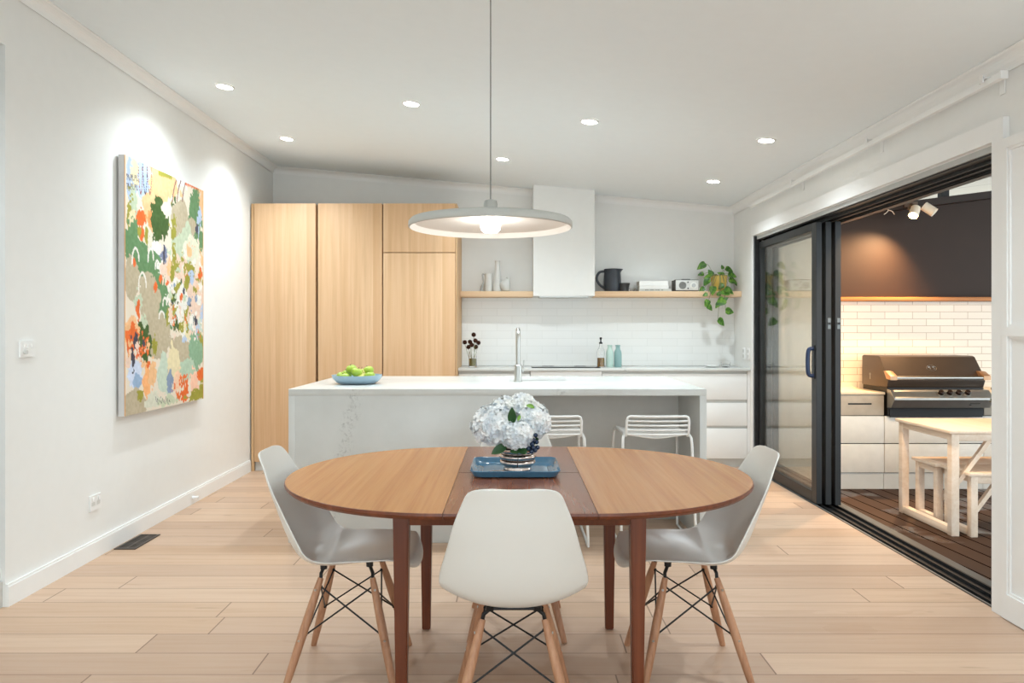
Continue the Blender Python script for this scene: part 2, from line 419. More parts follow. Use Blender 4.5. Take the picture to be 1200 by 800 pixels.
# ---- stacking sliding doors
bm = B()
for i, x in enumerate((2.232, 2.292, 2.352)):            # head tracks
    box(bm, x, x + .052, OY0 + .001, OY1 - .03, 2.088 + .004 * (2 - i), OZ - .001)
    box(bm, x + .052, x + .06, OY0 + .001, OY1 - .03, 2.078, OZ - .001)
box(bm, 2.412, 2.458, OY0 + .001, OY1 - .03, 2.07, OZ - .001)
tk = struct('trim_5', bm, BLACKAL)
bm = B(); box(bm, 2.2205, 2.2315, OY0 + .004, OY1 - .004, OZ - .03, OZ + .0035); obj('head_strip', bm, plain('pale_strip', (186, 188, 186), .4), tk)
bm = B(); box(bm, 2.2, 2.262, OY1 - .034, OY1 - .001, -.03, OZ - .001); jb = struct('trim_6', bm, BLACKAL)
bm = B(); box(bm, 2.2625, 2.458, OY1 - .012, OY1 - .001, -.03, OZ - .07); obj('jamb_liner', bm, plain('pale_jamb', (232, 224, 206), .5), jb)
bm = B()
box(bm, 2.2152, 2.46, OY0 + .001, OY1 - .035, -.05, -.022)
for x in (2.2152, 2.27, 2.33, 2.39): box(bm, x, x + .012, OY0 + .001, OY1 - .035, -.022, .001 if x < 2.22 else -.004)
tr = struct('trim_7', bm, BLACKAL)
bm = B(); box(bm, 2.228, 2.236, OY0 + .001, OY1 - .035, -.0219, .0005); obj('edge_strip', bm, plain('pale_aluminium', (150, 152, 150), .35, .5), tr)
bm = B(); box(bm, 2.402, 2.462, OY0 + .001, OY1 - .035, -.022, -.006); obj('sill', bm, GREYAL, tr)
def panel(name, x, ya, yb, first=False):
    bm = B(); t = .042
    box(bm, x, x + t, ya, ya + .085, .006, 2.076, .002); box(bm, x, x + t, yb - .05, yb, .006, 2.076, .002)
    box(bm, x, x + t, ya + .085, yb - .05, .006, .085, .002); box(bm, x, x + t, ya + .085, yb - .05, 2.02, 2.076, .002)
    p = struct(name, bm, BLACKAL)
    bm = B(); box(bm, x + .017, x + .025, ya + .083, yb - .048, .083, 2.022); obj('glass', bm, PANE, p)
    return p
d3 = panel('door_3', 2.233, 5.43, 6.70)
d4 = panel('door_4', 2.294, 5.41, 6.70)
d5 = panel('door_5', 2.355, 5.39, 6.70)
# blue D handle and locks on the stiles
bm = B(); yh, zc = 5.475, 1.045
tube(bm, crv([(2.232, yh, zc + .10), (2.205, yh, zc + .098), (2.192, yh, zc + .075), (2.188, yh, zc), (2.192, yh, zc - .075), (2.205, yh, zc - .098), (2.232, yh, zc - .10)], 5), .0155, 10)
h = obj('handle', bm, plain('blue_handle', (14, 38, 74), .3), d3, True)
bm = B(); box(bm, 2.228, 2.2328, yh - .022, yh + .022, zc - .125, zc + .125, .002); obj('handle_plate', bm, BLACKAL, h)
for dd, x in ((d4, 2.336), (d5, 2.397)):
    bm = B(); box(bm, x - .028, x - .006, dd.bound_box[0][1] - .003, dd.bound_box[0][1] - .0002, 1.29, 1.37, .001); lk = obj('lock_plate', bm, GREYAL, dd)
    bm = B(); tube(bm, [(x - .017, dd.bound_box[0][1] - .012, 1.33), (x - .017, dd.bound_box[0][1] - .002, 1.33)], .009, 10); obj('latch', bm, BLACKAL, lk)

# ---- curtain rail
cr = thing('curtain_rail', 'long white curtain rail on brackets high on the right wall above the sliding doors', 'curtain rail', (2.15, 3.24, 2.38))
bm = B(); box(bm, 2.137, 2.163, 3.24, 6.66, 2.383, 2.412, .003); wobj('rail', bm, TRIM, cr)
bm = B(); box(bm, 2.133, 2.167, 3.228, 3.24, 2.379, 2.416, .003); wobj('end_cap', bm, TRIM, cr)
for y in (3.33, 4.42, 5.62):
    bm = B(); box(bm, 2.12, 2.219, y, y + .025, 2.413, 2.421); box(bm, 2.118, 2.124, y, y + .025, 2.395, 2.43); box(bm, 2.213, 2.2195, y - .006, y + .031, 2.345, 2.44, .002)
    wobj('bracket', bm, TRIM, cr, 30)

# ---- electrical plates and the floor register
def plate(name, label, cat, y, z, w, hgt, extra):
    t = thing(name, label, cat, (LX(y), y, z))
    bm = B(); skew(bm, y - w / 2, y + w / 2, .0006, .009, z - hgt / 2, z + hgt / 2)
    wobj('plate', bm, TRIM, t); return t
t = plate('light_switch', 'white four-button light switch plate on the left wall left of the painting', 'switch', 3.575, 1.19, .112, .076, 0)
for dy in (-.028, 0.0, .028):
    for dz in ((.014,) if dy else (.014, -.014)):
        bm = B(); skew(bm, 3.575 + dy - .006, 3.575 + dy + .006, .009, .013, 1.19 + dz - .009, 1.19 + dz + .009); wobj('button', bm, TRIM, t)
bm = B(); tube(bm, [(LX(3.55) + .009, 3.55, 1.176), (LX(3.55) + .02, 3.55, 1.176)], .011, 14); wobj('dimmer_knob', bm, REC, t, True)
t = plate('power_point', 'white power outlet low on the left wall under the painting', 'power outlet', 4.17, .312, .112, .085, 0)
for dy in (-.026, .026):
    bm = B(); skew(bm, 4.17 + dy - .016, 4.17 + dy + .016, .009, .011, .298, .318); wobj('socket', bm, REC, t)
    bm = B(); skew(bm, 4.17 + dy - .006, 4.17 + dy + .006, .009, .014, .327, .343); wobj('rocker', bm, TRIM, t)
for y, lab in ((7.07, 'white power outlet on right wall nearest the back corner'), (6.93, 'white power outlet on right wall beside sliding door jamb')):
    t = thing('power_point', lab, 'power outlet', (XR, y, 1.06))
    bm = B(); box(bm, XR - .009, XR - .0006, y - .036, y + .036, 1.005, 1.115, .002); wobj('plate', bm, TRIM, t, 30)
    for dz in (-.025, .025):
        bm = B(); box(bm, XR - .011, XR - .009, y - .02, y + .02, 1.06 + dz - .014, 1.06 + dz + .014); wobj('socket', bm, REC, t)
vent = thing('floor_vent', 'dark rectangular floor vent grille beside the left baseboard', 'vent', (-2.265, 4.475, 0))
BR = plain('bronze_vent', (74, 66, 60), .4, .4)
bm = B(); x0, x1, y0, y1 = -2.325, -2.2, 4.32, 4.63
for a in ((x0, x0 + .014, y0, y1), (x1 - .014, x1, y0, y1), (x0 + .014, x1 - .014, y0, y0 + .014), (x0 + .014, x1 - .014, y1 - .014, y1)): box(bm, *a, .0005, .006)
wobj('frame', bm, BR, vent)
bm = B()
for k in range(13): box(bm, x0 + .014, x1 - .014, y0 + .02 + k * .0215, y0 + .032 + k * .0215, .0012, .004)
box(bm, -2.268, -2.258, y0 + .014, y1 - .014, .0011, .0042)
wobj('louvres', bm, BR, vent)
bm = B(); box(bm, x0 + .014, x1 - .014, y0 + .014, y1 - .014, .0003, .001); wobj('duct', bm, DARK, vent)
ds = thing('door_stop', 'tiny white door stop on the left baseboard near the oak cupboards', 'door stop', (LX(5.45) + .017, 5.45, .05))
bm = B(); tube(bm, [(LX(5.45) + .0165, 5.45, .05), (LX(5.45) + .05, 5.45, .05)], [.012, .008], 12); wobj('post', bm, TRIM, ds, True)
bm = B(); tube(bm, [(LX(5.45) + .0505, 5.45, .05), (LX(5.45) + .063, 5.45, .05)], .011, 12); wobj('rubber_tip', bm, WHITE, ds, True)

# ---- recessed downlights (trim ring, lens, lamp) on the raked ceiling
DL = emit('downlight_lens', (255, 250, 240), 30)
TILT = math.atan(.09)
spots = [(-1.87, 4.815, 'recessed downlight in the ceiling above the painting, leftmost of the front row'),
         (-.656, 4.82, 'recessed downlight second from left in the front row, left of the pendant cable'),
         (.51, 4.863, 'recessed downlight third from left in the front row, right of the pendant cable'),
         (1.694, 4.929, 'recessed downlight rightmost in the front row, nearest the curtain rail'),
         (-1.863, 6.118, 'recessed downlight in the back row over the tall oak cupboards'),
         (-.078, 6.156, 'recessed downlight in the back row right behind the pendant cable'),
         (1.708, 6.275, 'recessed downlight in the back row near the right back corner')]
spots += [(x, y, 'unseen downlight added on the camera side of the dining table for extra light') for y in (2.35, 0.3) for x in (-1.87, 1.70)]  # two rows out of view, added to brighten the room
root = None
for i, (x, y, lab) in enumerate(spots):
    if root is None:
        root = thing('downlight', lab, 'downlight', (x, y, CZ(x)), 0, 'recessed ceiling downlights')
        bm = B(); lathe(bm, [(.048, -.001), (.050, -.007), (.060, -.006), (.064, -.0005)], 32, cap0=False, cap1=False); obj('trim_ring', bm, TRIM, root, True)
        bm = B(); lathe(bm, [(.0475, -.0005), (.0475, -.005), (.03, -.0075)], 32); obj('lens', bm, DL, root)
        l = bpy.data.lights.new('downlight_lamp', 'SPOT'); l.energy = 50; l.spot_size = math.radians(142); l.spot_blend = 1; l.shadow_soft_size = .04; l.color = (.82, .935, 1)
        lo = bpy.data.objects.new('lamp', l); COL.objects.link(lo); lo.parent = root; lo.location = (0, 0, -.02)
        root.rotation_euler = (0, TILT, 0); first_spot = root
    else:
        r = dup(first_spot, (x, y, CZ(x)), None, lab); r['group'] = 'recessed ceiling downlights'

# ---- painting: colour laid down stroke by stroke on the canvas grid
def painting():
    y0, y1, z0, z1 = 4.41, 5.57, .767, 2.33
    nu, nv = 190, 250
    U, V = np.meshgrid(np.linspace(0, 1, nu), np.linspace(0, 1, nv))
    rng = np.random.RandomState(3)
    def smooth_noise(s):
        g = rng.rand(s * 4 // 3 + 2, s + 2)
        a = V * (s * 4 // 3); b = U * s; i = a.astype(int); j = b.astype(int); fa = a - i; fb = b - j
        fa = fa * fa * (3 - 2 * fa); fb = fb * fb * (3 - 2 * fb)
        return (g[i, j] * (1 - fa) + g[i + 1, j] * fa) * (1 - fb) + (g[i, j + 1] * (1 - fa) + g[i + 1, j + 1] * fa) * fb
    n1, n2, n3 = smooth_noise(9), smooth_noise(24), smooth_noise(70)
    img = np.empty((nv, nu, 3)); img[:] = (228, 216, 198)
    def uv(zx, zy):
        px, py = zx / 2.222, 160 + zy / 2.222; d = 2.25 * 867 / (589 - px)
        return (d - 4.41) / 1.18, (2.33 - (1.28 - (py - 388) * d / 867)) / 1.563
    def blob(zx, zy, rx, ry, col, rot=0, rough=.5, dry=0.0):
        cu, cv = uv(zx, zy); a = abs(uv(zx + rx, zy)[0] - cu) + 1e-4; b = abs(uv(zx, zy + ry)[1] - cv) + 1e-4
        c, s = math.cos(math.radians(rot)), math.sin(math.radians(rot))
        du, dv = (U - cu) * 1.18, (V - cv) * 1.563; a *= 1.18; b *= 1.563
        p, q = (du * c + dv * s) / a, (-du * s + dv * c) / b
        e = (n1 + n2 - 1.0 + .5 * (n3 - .5)) if rx * ry > 500 else (n2 + n3 - 1.0) * 1.7
        m = np.abs(p) ** 1.7 + np.abs(q) ** 1.7 < (1 + rough * e).clip(.05, 3) ** 1.7
        if dry: m &= (n3 > dry)
        img[m] = np.array(col) + (n3[m][:, None] - .5) * 16
    def stroke(pts, w, col):
        q = [uv(*p) for p in crv(pts, 6)]
        for u, v in q:
            img[((U - u) * 1.18) ** 2 + ((V - v) * 1.563) ** 2 < w * w] = col
    PE, OR, GR, DG, BE, MI, OL, NV, BL, PK, WH, CR = (236, 186, 138), (226, 106, 46), (98, 138, 94), (62, 92, 44), (186, 173, 147), (190, 202, 176), (154, 150, 58), (60, 64, 80), (176, 194, 220), (230, 202, 184), (232, 228, 220), (228, 214, 174)
    for a in [(345, 130, 14, 80, BL), (376, 112, 22, 60, BL), (352, 100, 10, 40, CR), (432, 130, 44, 50, PE), (480, 110, 20, 30, WH), (400, 200, 30, 60, PE), (350, 200, 14, 70, MI), (340, 215, 8, 60, OL),
              (348, 240, 10, 60, CR), (370, 215, 13, 34, OR), (394, 215, 10, 30, (243, 150, 90)), (372, 255, 8, 26, OR), (384, 262, 7, 26, OL), (513, 190, 16, 95, GR), (528, 170, 7, 40, PE), (522, 235, 6, 46, BL), (527, 270, 6, 40, GR),
              (345, 290, 20, 50, GR), (368, 330, 34, 60, GR, -30), (405, 370, 34, 70, GR, -25), (428, 440, 26, 70, GR, -15), (350, 250, 14, 30, GR)]: blob(*a)
    blob(417, 228, 23, 62, DG, 8, .8); blob(462, 190, 8, 26, DG, 0, .8)
    for a in [(470, 222, 22, 62, BE, 22, .2), (505, 238, 12, 24, BE, 0, .3), (455, 250, 8, 40, OL), (430, 318, 9, 30, (120, 130, 160)), (428, 345, 18, 18, WH), (415, 290, 14, 14, WH),
              (485, 300, 34, 60, MI), (470, 360, 40, 60, PK), (505, 420, 34, 70, PK), (465, 430, 26, 60, WH), (500, 300, 22, 40, (222, 222, 200)), (515, 520, 26, 50, (200, 214, 206)),
              (345, 375, 22, 62, BE, -8, .25), (392, 430, 30, 70, BE, -18, .25), (414, 520, 32, 66, BE, -22, .25), (362, 430, 12, 26, MI), (375, 500, 12, 30, MI),
              (478, 558, 30, 38, BE, 10, .25), (515, 560, 22, 60, (134, 170, 140)), (492, 610, 26, 36, (176, 198, 176)), (378, 545, 18, 60, DG, -22, .8), (345, 520, 18, 60, PE), (344, 548, 14, 46, OR, 0, 1.2), (360, 560, 13, 36, OR, -20, 1.4),
              (355, 535, 6, 22, NV), (345, 570, 6, 22, NV), (355, 618, 24, 40, (206, 216, 236)), (362, 640, 12, 18, (150, 176, 206)), (385, 640, 12, 50, (246, 178, 120)), (400, 620, 10, 40, PE),
              (430, 625, 20, 48, (196, 210, 192)), (456, 595, 16, 50, CR), (447, 640, 9, 28, (132, 150, 176)), (466, 640, 10, 32, (240, 200, 170)), (352, 705, 34, 46, BE, 0, .2), (370, 674, 10, 13, OL), (405, 690, 20, 22, (214, 214, 196)),
              (445, 690, 26, 14, (196, 204, 176)), (484, 672, 15, 26, OR, 0, 1.2), (510, 640, 12, 34, (244, 196, 170)), (526, 622, 8, 20, OR), (514, 675, 20, 14, OL), (530, 660, 7, 24, OL)]: blob(*a)
    for a in [(456, 312, 7, 28), (500, 350, 13, 26), (451, 350, 6, 30), (441, 470, 9, 26), (487, 462, 6, 28), (470, 490, 5, 18), (513, 400, 6, 16), (462, 400, 7, 16), (405, 548, 7, 20), (366, 250, 5, 16)]: blob(*a[:4], OL)
    for a in [(495, 372, 9, 14), (362, 455, 5, 26), (525, 360, 5, 26), (475, 420, 5, 12), (420, 372, 5, 10), (408, 395, 5, 10), (438, 385, 5, 9), (352, 330, 4, 12), (455, 450, 4, 10)]: blob(*a[:4], OR)
    for a in [(513, 486, 8, 20), (516, 248, 4, 14), (452, 430, 4, 12), (498, 440, 4, 10), (430, 310, 3, 22), (482, 405, 3, 9), (455, 470, 3, 10)]: blob(*a[:4], NV)
    for a in [(459, 415, 8, 20), (462, 480, 7, 20), (475, 380, 4, 10)]: blob(*a[:4], DG, 0, 1.2)
    for a in [(480, 345, 5, 12), (470, 470, 7, 14), (500, 480, 6, 16), (520, 430, 6, 16), (445, 405, 5, 14), (488, 430, 6, 10), (480, 510, 7, 14), (524, 395, 5, 16), (508, 330, 6, 12)]: blob(*a[:4], WH)
    for k in range(75):
        blob(440 + 92 * rng.rand(), 300 + 230 * rng.rand(), 2 + 4 * rng.rand(), 6 + 12 * rng.rand(), [WH, PK, OL, WH, OR, MI, BL, CR, PE, (130, 150, 176), PK, OL][rng.randint(12)], rng.randint(-30, 30), 1.3)
    for k in range(26):
        blob(333 + 62 * rng.rand(), 500 + 110 * rng.rand(), 2 + 3 * rng.rand(), 4 + 10 * rng.rand(), [OR, NV, OR, PK, DG, PE][rng.randint(6)], rng.randint(-40, 40), 1.4)
    for cx, cy, w, h in [(355, 312, 9, 20), (373, 378, 10, 22), (432, 432, 5, 10), (424, 466, 7, 9), (395, 310, 7, 16), (412, 335, 5, 10), (445, 395, 4, 8)]:
        stroke([(cx - w, cy + h), (cx - w * .8, cy - h * .3), (cx, cy - h), (cx + w * .8, cy - h * .3), (cx + w, cy + h * .7)], .008, WH)
    ink = (70, 60, 74); ink2 = (96, 90, 96)
    for x in (366, 378, 390):
        stroke([(x - 4, 75), (x - 2, 120), (x + 3, 152), (x + 7, 120), (x + 7, 84)], .006, (150, 96, 84) if x != 378 else ink)
    for x in (458, 470, 484): stroke([(x + 4, 118), (x - 2, 140), (x - 6, 170)], .008, (120, 84, 84))
    stroke([(418, 98), (448, 108)], .018, OL)
    stroke([(488, 126), (518, 138)], .014, OR)
    for row in range(2):                                   # two lines of small painted letter strokes, top left
        for k in range(6):
            x = 332 + k * 5.2; y = 106 + row * 24 + k * .8
            stroke([(x, y - 6), (x + .6, y + 8)], .0035, ink2)
            if k % 2 == 0: stroke([(x, y - 5), (x + 3.4, y - 3), (x + .6, y + 2)], .003, ink2)
            else: stroke([(x + .4, y + 7), (x + 3.2, y + 6)], .003, ink2)
    for k in range(9):
        x = 408 + k * 4.4; stroke([(x, 680 + (k % 3) * 4), (x + 2.2, 692 + (k % 2) * 5)], .0035, ink2)
    img[:, :2] = (226, 168, 110); img[:, -2:] = (206, 150, 70)
    t = thing('painting', 'large abstract canvas in green, orange and beige on the left wall', 'painting', (LX(5) + .02, 5.0, .767))
    fx = lambda y: LX(y) + .0475
    bm = B(); skew(bm, y0, y1, .010, .046, z0, z1); cv = wobj('canvas', bm, plain('canvas_edge', (214, 212, 210), .7), t)
    me = bpy.data.meshes.new('painted_face')
    vs = []; fs = []
    for i in range(nv):
        for j in range(nu):
            y = y0 + (y1 - y0) * j / (nu - 1); vs.append((fx(y) - t.location.x, y - t.location.y, z1 - (z1 - z0) * i / (nv - 1) - t.location.z))
    for i in range(nv - 1):
        for j in range(nu - 1):
            a = i * nu + j; fs.append((a, a + nu, a + nu + 1, a + 1))
    me.from_pydata(vs, [], fs)
    s = img.clip(0, 255) / 255.0; l = np.where(s <= .04045, s / 12.92, ((s + .055) / 1.055) ** 2.4).reshape(-1, 3)
    ca = me.color_attributes.new('paint', 'FLOAT_COLOR', 'POINT')
    ca.data.foreach_set('color', np.concatenate([l, np.ones((len(l), 1))], 1).astype(np.float32).ravel())
    b = NB('acrylic_paint', .55, 0, .3); k = b.n('ShaderNodeAttribute'); k.attribute_name = 'paint'; b.set('Base Color', k.outputs['Color'])
    b.bump(b.noise(b.coord(), 90, 3), .15, .002)
    me.materials.append(b.m); o = bpy.data.objects.new('painted_face', me); COL.objects.link(o); o.parent = t
    for a, c in ((y0 + .04, y0 + .09), (y1 - .09, y1 - .04)):   # battens standing the canvas off the wall
        bm = B(); skew(bm, a, c, .0008, .010, z0 + .03, z1 - .03); wobj('stretcher_batten', bm, DARK, t)
painting()
# ------------------------------------------------------------------ tall oak cupboards
PY = 6.726
def tall(label, x0, x1, doors, left_end=False, right_end=False):
    t = thing('tall_cupboard', label, 'cupboard', ((x0 + x1) / 2, PY + .3, 0), 0, 'tall oak cupboards')
    wbox('carcass', OAKS, t, x0 + .001, x1 - .001, PY + .024, YB - .002, .088, 2.43)
    for z0, z1 in doors: wbox('door', OAK, t, x0 + (.028 if left_end else .004), x1 - .004, PY, PY + .022, z0, z1, .0015)
    if left_end: wbox('filler_strip', OAKS, t, x0 + .001, x0 + .024, PY + .002, PY + .023, .0005, 2.432)
    wbox('kick_board', REC, t, x0 + .026, x1 - .001, PY + .035, PY + .05, .0005, .087)
    return t
tall('widest oak cupboard door column, in the corner against the left wall', -2.372, -1.782, [(.085, 2.434)], True)
tall('middle oak cupboard column with one full-height door', -1.768, -1.1785, [(.085, 2.434)])
t = tall('right oak cupboard column with a short top door over a long one', -1.175, -.512, [(.085, 1.982), (1.990, 2.434)])
wbox('end_panel', OAKS, t, -.5115, -.503, PY + .012, YB - .002, .0005, 2.436)
for xx in (-1.775,):
    pass
# ------------------------------------------------------------------ back bench: base units, benchtop, cooktop
BY = 6.90
def base_unit(label, x0, x1, gaps, top):
    t = thing('base_cabinet', label, 'cabinet', ((x0 + x1) / 2, BY + .25, 0), 0, 'white drawer units under the back bench')
    wbox('carcass', REC, t, x0 + .001, x1 - .001, BY + .022, YB - .014, .085, .899)
    zs = gaps
    for z0, z1 in zs:
        wbox('drawer', WHITE, t, x0 + .0015, x1 - .0015, BY, BY + .02, z0, z1, .0015)
    wbox('kick_board', REC, t, x0 + .001, x1 - .001, BY + .05, BY + .065, .0005, .084)
    return t
base_unit('white drawer unit between the oak cupboards and the cooktop drawers', -.500, .170, [(.085, .364), (.392, .603), (.634, .874)], 0)
base_unit('white drawer unit directly under the black cooktop', .172, .838, [(.085, .364), (.392, .603), (.634, .899)], 0)
base_unit('wide white three-drawer unit at the right end of the back bench', .840, 2.195, [(.085, .364), (.392, .603), (.634, .874)], 0)
ft = thing('filler_panel', 'narrow white filler strip between the right drawers and the right wall', 'panel', (2.208, BY + .2, 0))
wbox('front_strip', WHITE, ft, 2.197, 2.2195, BY - .002, BY + .02, .0005, .8985); wbox('return_strip', REC, ft, 2.197, 2.2195, BY + .0205, YB - .014, .0005, .8985)
bt = thing('benchtop', 'long thin white stone benchtop along the back wall', 'benchtop', (.86, 7.1, .902))
wbox('slab', STONE, bt, -.5015, 2.2185, BY - .02, YB - .0125, .902, .927, .002)
ck = thing('cooktop', 'flat black glass cooktop set into the back bench', 'cooktop', (.5, 7.1, .9275))
wbox('glass_plate', plain('black_glass', (16, 17, 18), .08), ck, .185, .83, 6.93, 7.28, .9275, .9345, .002)
for x, y, r in ((.35, 7.02, .075), (.35, 7.18, .06), (.66, 7.02, .075), (.66, 7.18, .06)):
    bm = B(); tube(bm, [(x + r * math.cos(2 * PI * k / 28), y + r * math.sin(2 * PI * k / 28), .9347) for k in range(28)], .0008, 4, True)
    wobj('cooking_zone', bm, plain('zone_print', (120, 120, 120), .4), ck)

# ------------------------------------------------------------------ floating shelves
for lab, x0, x1 in (('short floating oak shelf left of the rangehood bulkhead', -.501, .204), ('long floating oak shelf right of the rangehood bulkhead', .798, 2.2185)):
    t = thing('floating_shelf', lab, 'shelf', ((x0 + x1) / 2, 7.28, 1.603))
    wbox('board', OAKX, t, x0, x1, 7.15, YB - .0005 - .0125, 1.605, 1.659, .0015)
    wbox('wall_cleat', OAKS, t, x0 + .05, x1 - .05, YB - .0124, YB - .0004, 1.625, 1.650)

# ------------------------------------------------------------------ island
isl = thing('kitchen_island', 'grey stone waterfall kitchen island with a knee recess on its right', 'kitchen island', (-.09, 5.1, 0))
IX0, IX1, IY0, IY1, IT = -1.347, 1.172, 4.457, 5.72, .927
wbox('top_slab', STONE, isl, IX0, IX1, IY0, IY1, IT - .04, IT, .002)
wbox('waterfall_end', STONE, isl, IX0, IX0 + .04, IY0, IY1, .0005, IT - .0402, .001)
wbox('waterfall_end', STONE, isl, IX1 - .04, IX1, IY0, IY1, .0005, IT - .0402, .001)
wbox('front_panel', STONE, isl, IX0 + .0402, -.067, IY0 + .0005, IY0 + .04, .0005, IT - .0402, .001)
wbox('recess_side', REC, isl, -.107, -.0675, IY0 + .0405, 5.03, .0005, IT - .0402)
wbox('recess_back', REC, isl, -.107, IX1 - .0402, 5.0305, 5.05, .0005, IT - .0402)
wbox('recess_kick', GREYP, isl, -.067, IX1 - .0402, 5.018, 5.0302, .0005, .09)
for k in range(4):
    x0 = IX0 + .042 + k * .612
    wbox('drawer', WHITE, isl, x0, x0 + .608, IY1 - .06, IY1 - .04, .10, .86, .0015)
sk = thing('sink', 'undermount sink basin opening in the island top behind the tap', 'sink', (.18, 5.37, .80))
bm = B()
P0 = rrect(.18, 5.36, .20, .165, .03); n = len(P0)
rings = []
for (sc, z) in ((1.0, IT + .0012), (.955, IT + .0016), (.95, IT + .0004), (.94, IT + .0002)):
    rings.append([bm.verts.new((.18 + (x - .18) * sc, 5.36 + (y - 5.36) * sc, z)) for x, y in P0])
for A, C in zip(rings, rings[1:]):
    for k in range(n): bm.faces.new((A[k], A[(k + 1) % n], C[(k + 1) % n], C[k]))
bm.faces.new(rings[-1]); bm.faces.new(rings[0][::-1])
wobj('basin', bm, plain('sink_grey', (196, 198, 197), .3, .2), sk)
tp = thing('tap', 'tall brushed steel gooseneck tap on the island top', 'tap', (.042, 5.10, IT))
bm = B(); lathe(bm, [(.029, .0005), (.029, .008), (.0255, .010), (.0255, .112), (.022, .116)], 24, (.042, 5.10, IT)); wobj('body', bm, STEEL, tp, True)
bm = B(); tube(bm, crv([(.042, 5.10, 1.04), (.042, 5.10, 1.20), (.042, 5.115, 1.262), (.042, 5.17, 1.285), (.042, 5.225, 1.262), (.042, 5.24, 1.20), (.042, 5.24, 1.17)], 8), .0155, 16); wobj('spout', bm, STEEL, tp, True)
bm = B(); tube(bm, [(.0675, 5.10, 1.005), (.083, 5.10, 1.006)], .012, 14); tube(bm, [(.078, 5.10, 1.006), (.082, 5.10, 1.075)], .0045, 10); wobj('lever', bm, STEEL, tp, True)

# ------------------------------------------------------------------ fruit bowl and fruit
BX, BYY, BZ = -1.026, 4.90, IT + .0008
fb = thing('fruit_bowl', 'shallow pale blue bowl of green fruit on the left end of the island', 'bowl', (BX, BYY, BZ))
bm = B(); lathe(bm, [(.0, 0), (.108, 0), (.135, .012), (.157, .036), (.165, .058), (.161, .058), (.152, .038), (.130, .016), (.104, .008), (.0, .007)], 48, cap0=False, cap1=False)
bmesh.ops.remove_doubles(bm, verts=bm.verts, dist=1e-5)
obj('bowl', bm, plain('pale_blue_glaze', (158, 184, 200), .35), fb, True)
def apple_mesh(bm, r):
    prof = []
    for k in range(15):
        a = -PI / 2 + PI * k / 14
        rr = r * math.cos(a) * (1 + .05 * math.sin(a)); z = r * .9 * math.sin(a)
        d = math.exp(-(rr / (r * .36)) ** 2); z += -.24 * r * d if a > 0 else .12 * r * d
        prof.append((max(rr, .0006), z + r * .9))
    lathe(bm, prof, 20)
def pear_mesh(bm, r):
    prof = [(.001, 0), (.5, .03), (.85, .25), (1.0, .65), (.92, 1.1), (.66, 1.55), (.48, 1.95), (.42, 2.2), (.3, 2.42), (.1, 2.5), (.001, 2.48)]
    lathe(bm, [(a * r, b * r) for a, b in crv(prof, 4)], 20)
APG = plain('green_apple', (164, 190, 66), .3, 0, .5, .10, 30); APY = plain('yellow_pear', (206, 200, 110), .4, 0, .5, .08, 40)
STEM = plain('fruit_stem', (84, 62, 36), .7)
protos = {}
def fruit(kind, lab, x, y, z, tilt, rz):
    if kind not in protos:
        t = thing('apple' if kind == 'a' else 'pear', lab, 'apple' if kind == 'a' else 'pear', (x, y, z), 0, 'fruit in the pale blue bowl')
        bm = B(); (apple_mesh if kind == 'a' else pear_mesh)(bm, .036 if kind == 'a' else .031); obj('flesh', bm, APG if kind == 'a' else APY, t, True)
        bm = B(); h = .056 if kind == 'a' else .0765; tube(bm, [(0, 0, h - .006), (.001, 0, h + .006), (.004, 0, h + .014)], .0018, 6); obj('stem', bm, STEM, t, True)
        protos[kind] = t
    else:
        t = dup(protos[kind], (x, y, z), None, lab)
    t.rotation_euler = (tilt[0], tilt[1], rz)
for k, lab, dx, dy, dz, tl, rz in [
    ('a', 'green apple on top of the pile, left one', -.034, .02, .062, (.2, -.2, 0), 0), ('a', 'green apple in the middle front, just right of the topmost one', -.006, -.04, .045, (.3, .2, 0), 1),
    ('a', 'green apple at the upper right of the fruit pile', .078, .03, .052, (-.2, .3, 0), 2), ('a', 'green apple at the right rim of the bowl', .098, -.045, .018, (.2, .2, 0), 3),
    ('a', 'yellow-green apple at the left rim of the bowl', -.108, -.03, .018, (.5, -.2, 0), 1.5), ('a', 'green apple half hidden behind at the left of the pile', -.075, .055, .026, (0, .2, 0), 4),
    ('a', 'green apple low in the front left of the bowl', -.052, -.085, .014, (.4, 0, 0), 5), ('p', 'yellow pear low in the front centre of the bowl', .028, -.075, .012, (0, .75, 0), 1.2),
    ('p', 'yellow pear standing with its stem up, right of centre', .038, .012, .022, (.15, -.1, 0), 0)]:
    fruit(k, lab, BX + dx, BYY + dy, BZ + dz, tl, rz)

# ------------------------------------------------------------------ dining table
TX, TY, TZ, TR, TL = .025, 2.82, .738, .634, .23
tb = thing('dining_table', 'extending oval teak dining table with a darker centre leaf', 'dining table', (TX, TY, 0))
def top_piece(name, poly, m):
    bm = B(); n = len(poly)
    cx = sum(p[0] for p in poly) / n; cy = sum(p[1] for p in poly) / n
    lv = []
    def ins(d):
        # inset each vertex towards the table's long axis without moving seam edges
        out = []
        for x, y in poly:
            ax = max(-TL, min(TL, x)); vx, vy = x - ax, y
            r = math.hypot(vx, vy)
            out.append((ax + vx * (1 - d / TR) if r > 1e-6 else x, y - (vy / r) * d if r > 1e-6 else y))
        return out
    for d, z in ((.012, TZ - .022), (.002, TZ - .013), (0, TZ - .008), (.0015, TZ - .001), (.004, TZ)):
        lv.append([bm.verts.new((x, y, z)) for x, y in ins(d)])
    bm.faces.new(lv[0][::-1]); bm.faces.new(lv[-1])
    side = []
    for A, C in zip(lv, lv[1:]):
        for k in range(n): side.append(bm.faces.new((A[k], A[(k + 1) % n], C[(k + 1) % n], C[k])))
    for f in side: f.material_index = 1
    o = obj(name, bm, m, tb); o.data.materials.append(TEAKD); return o
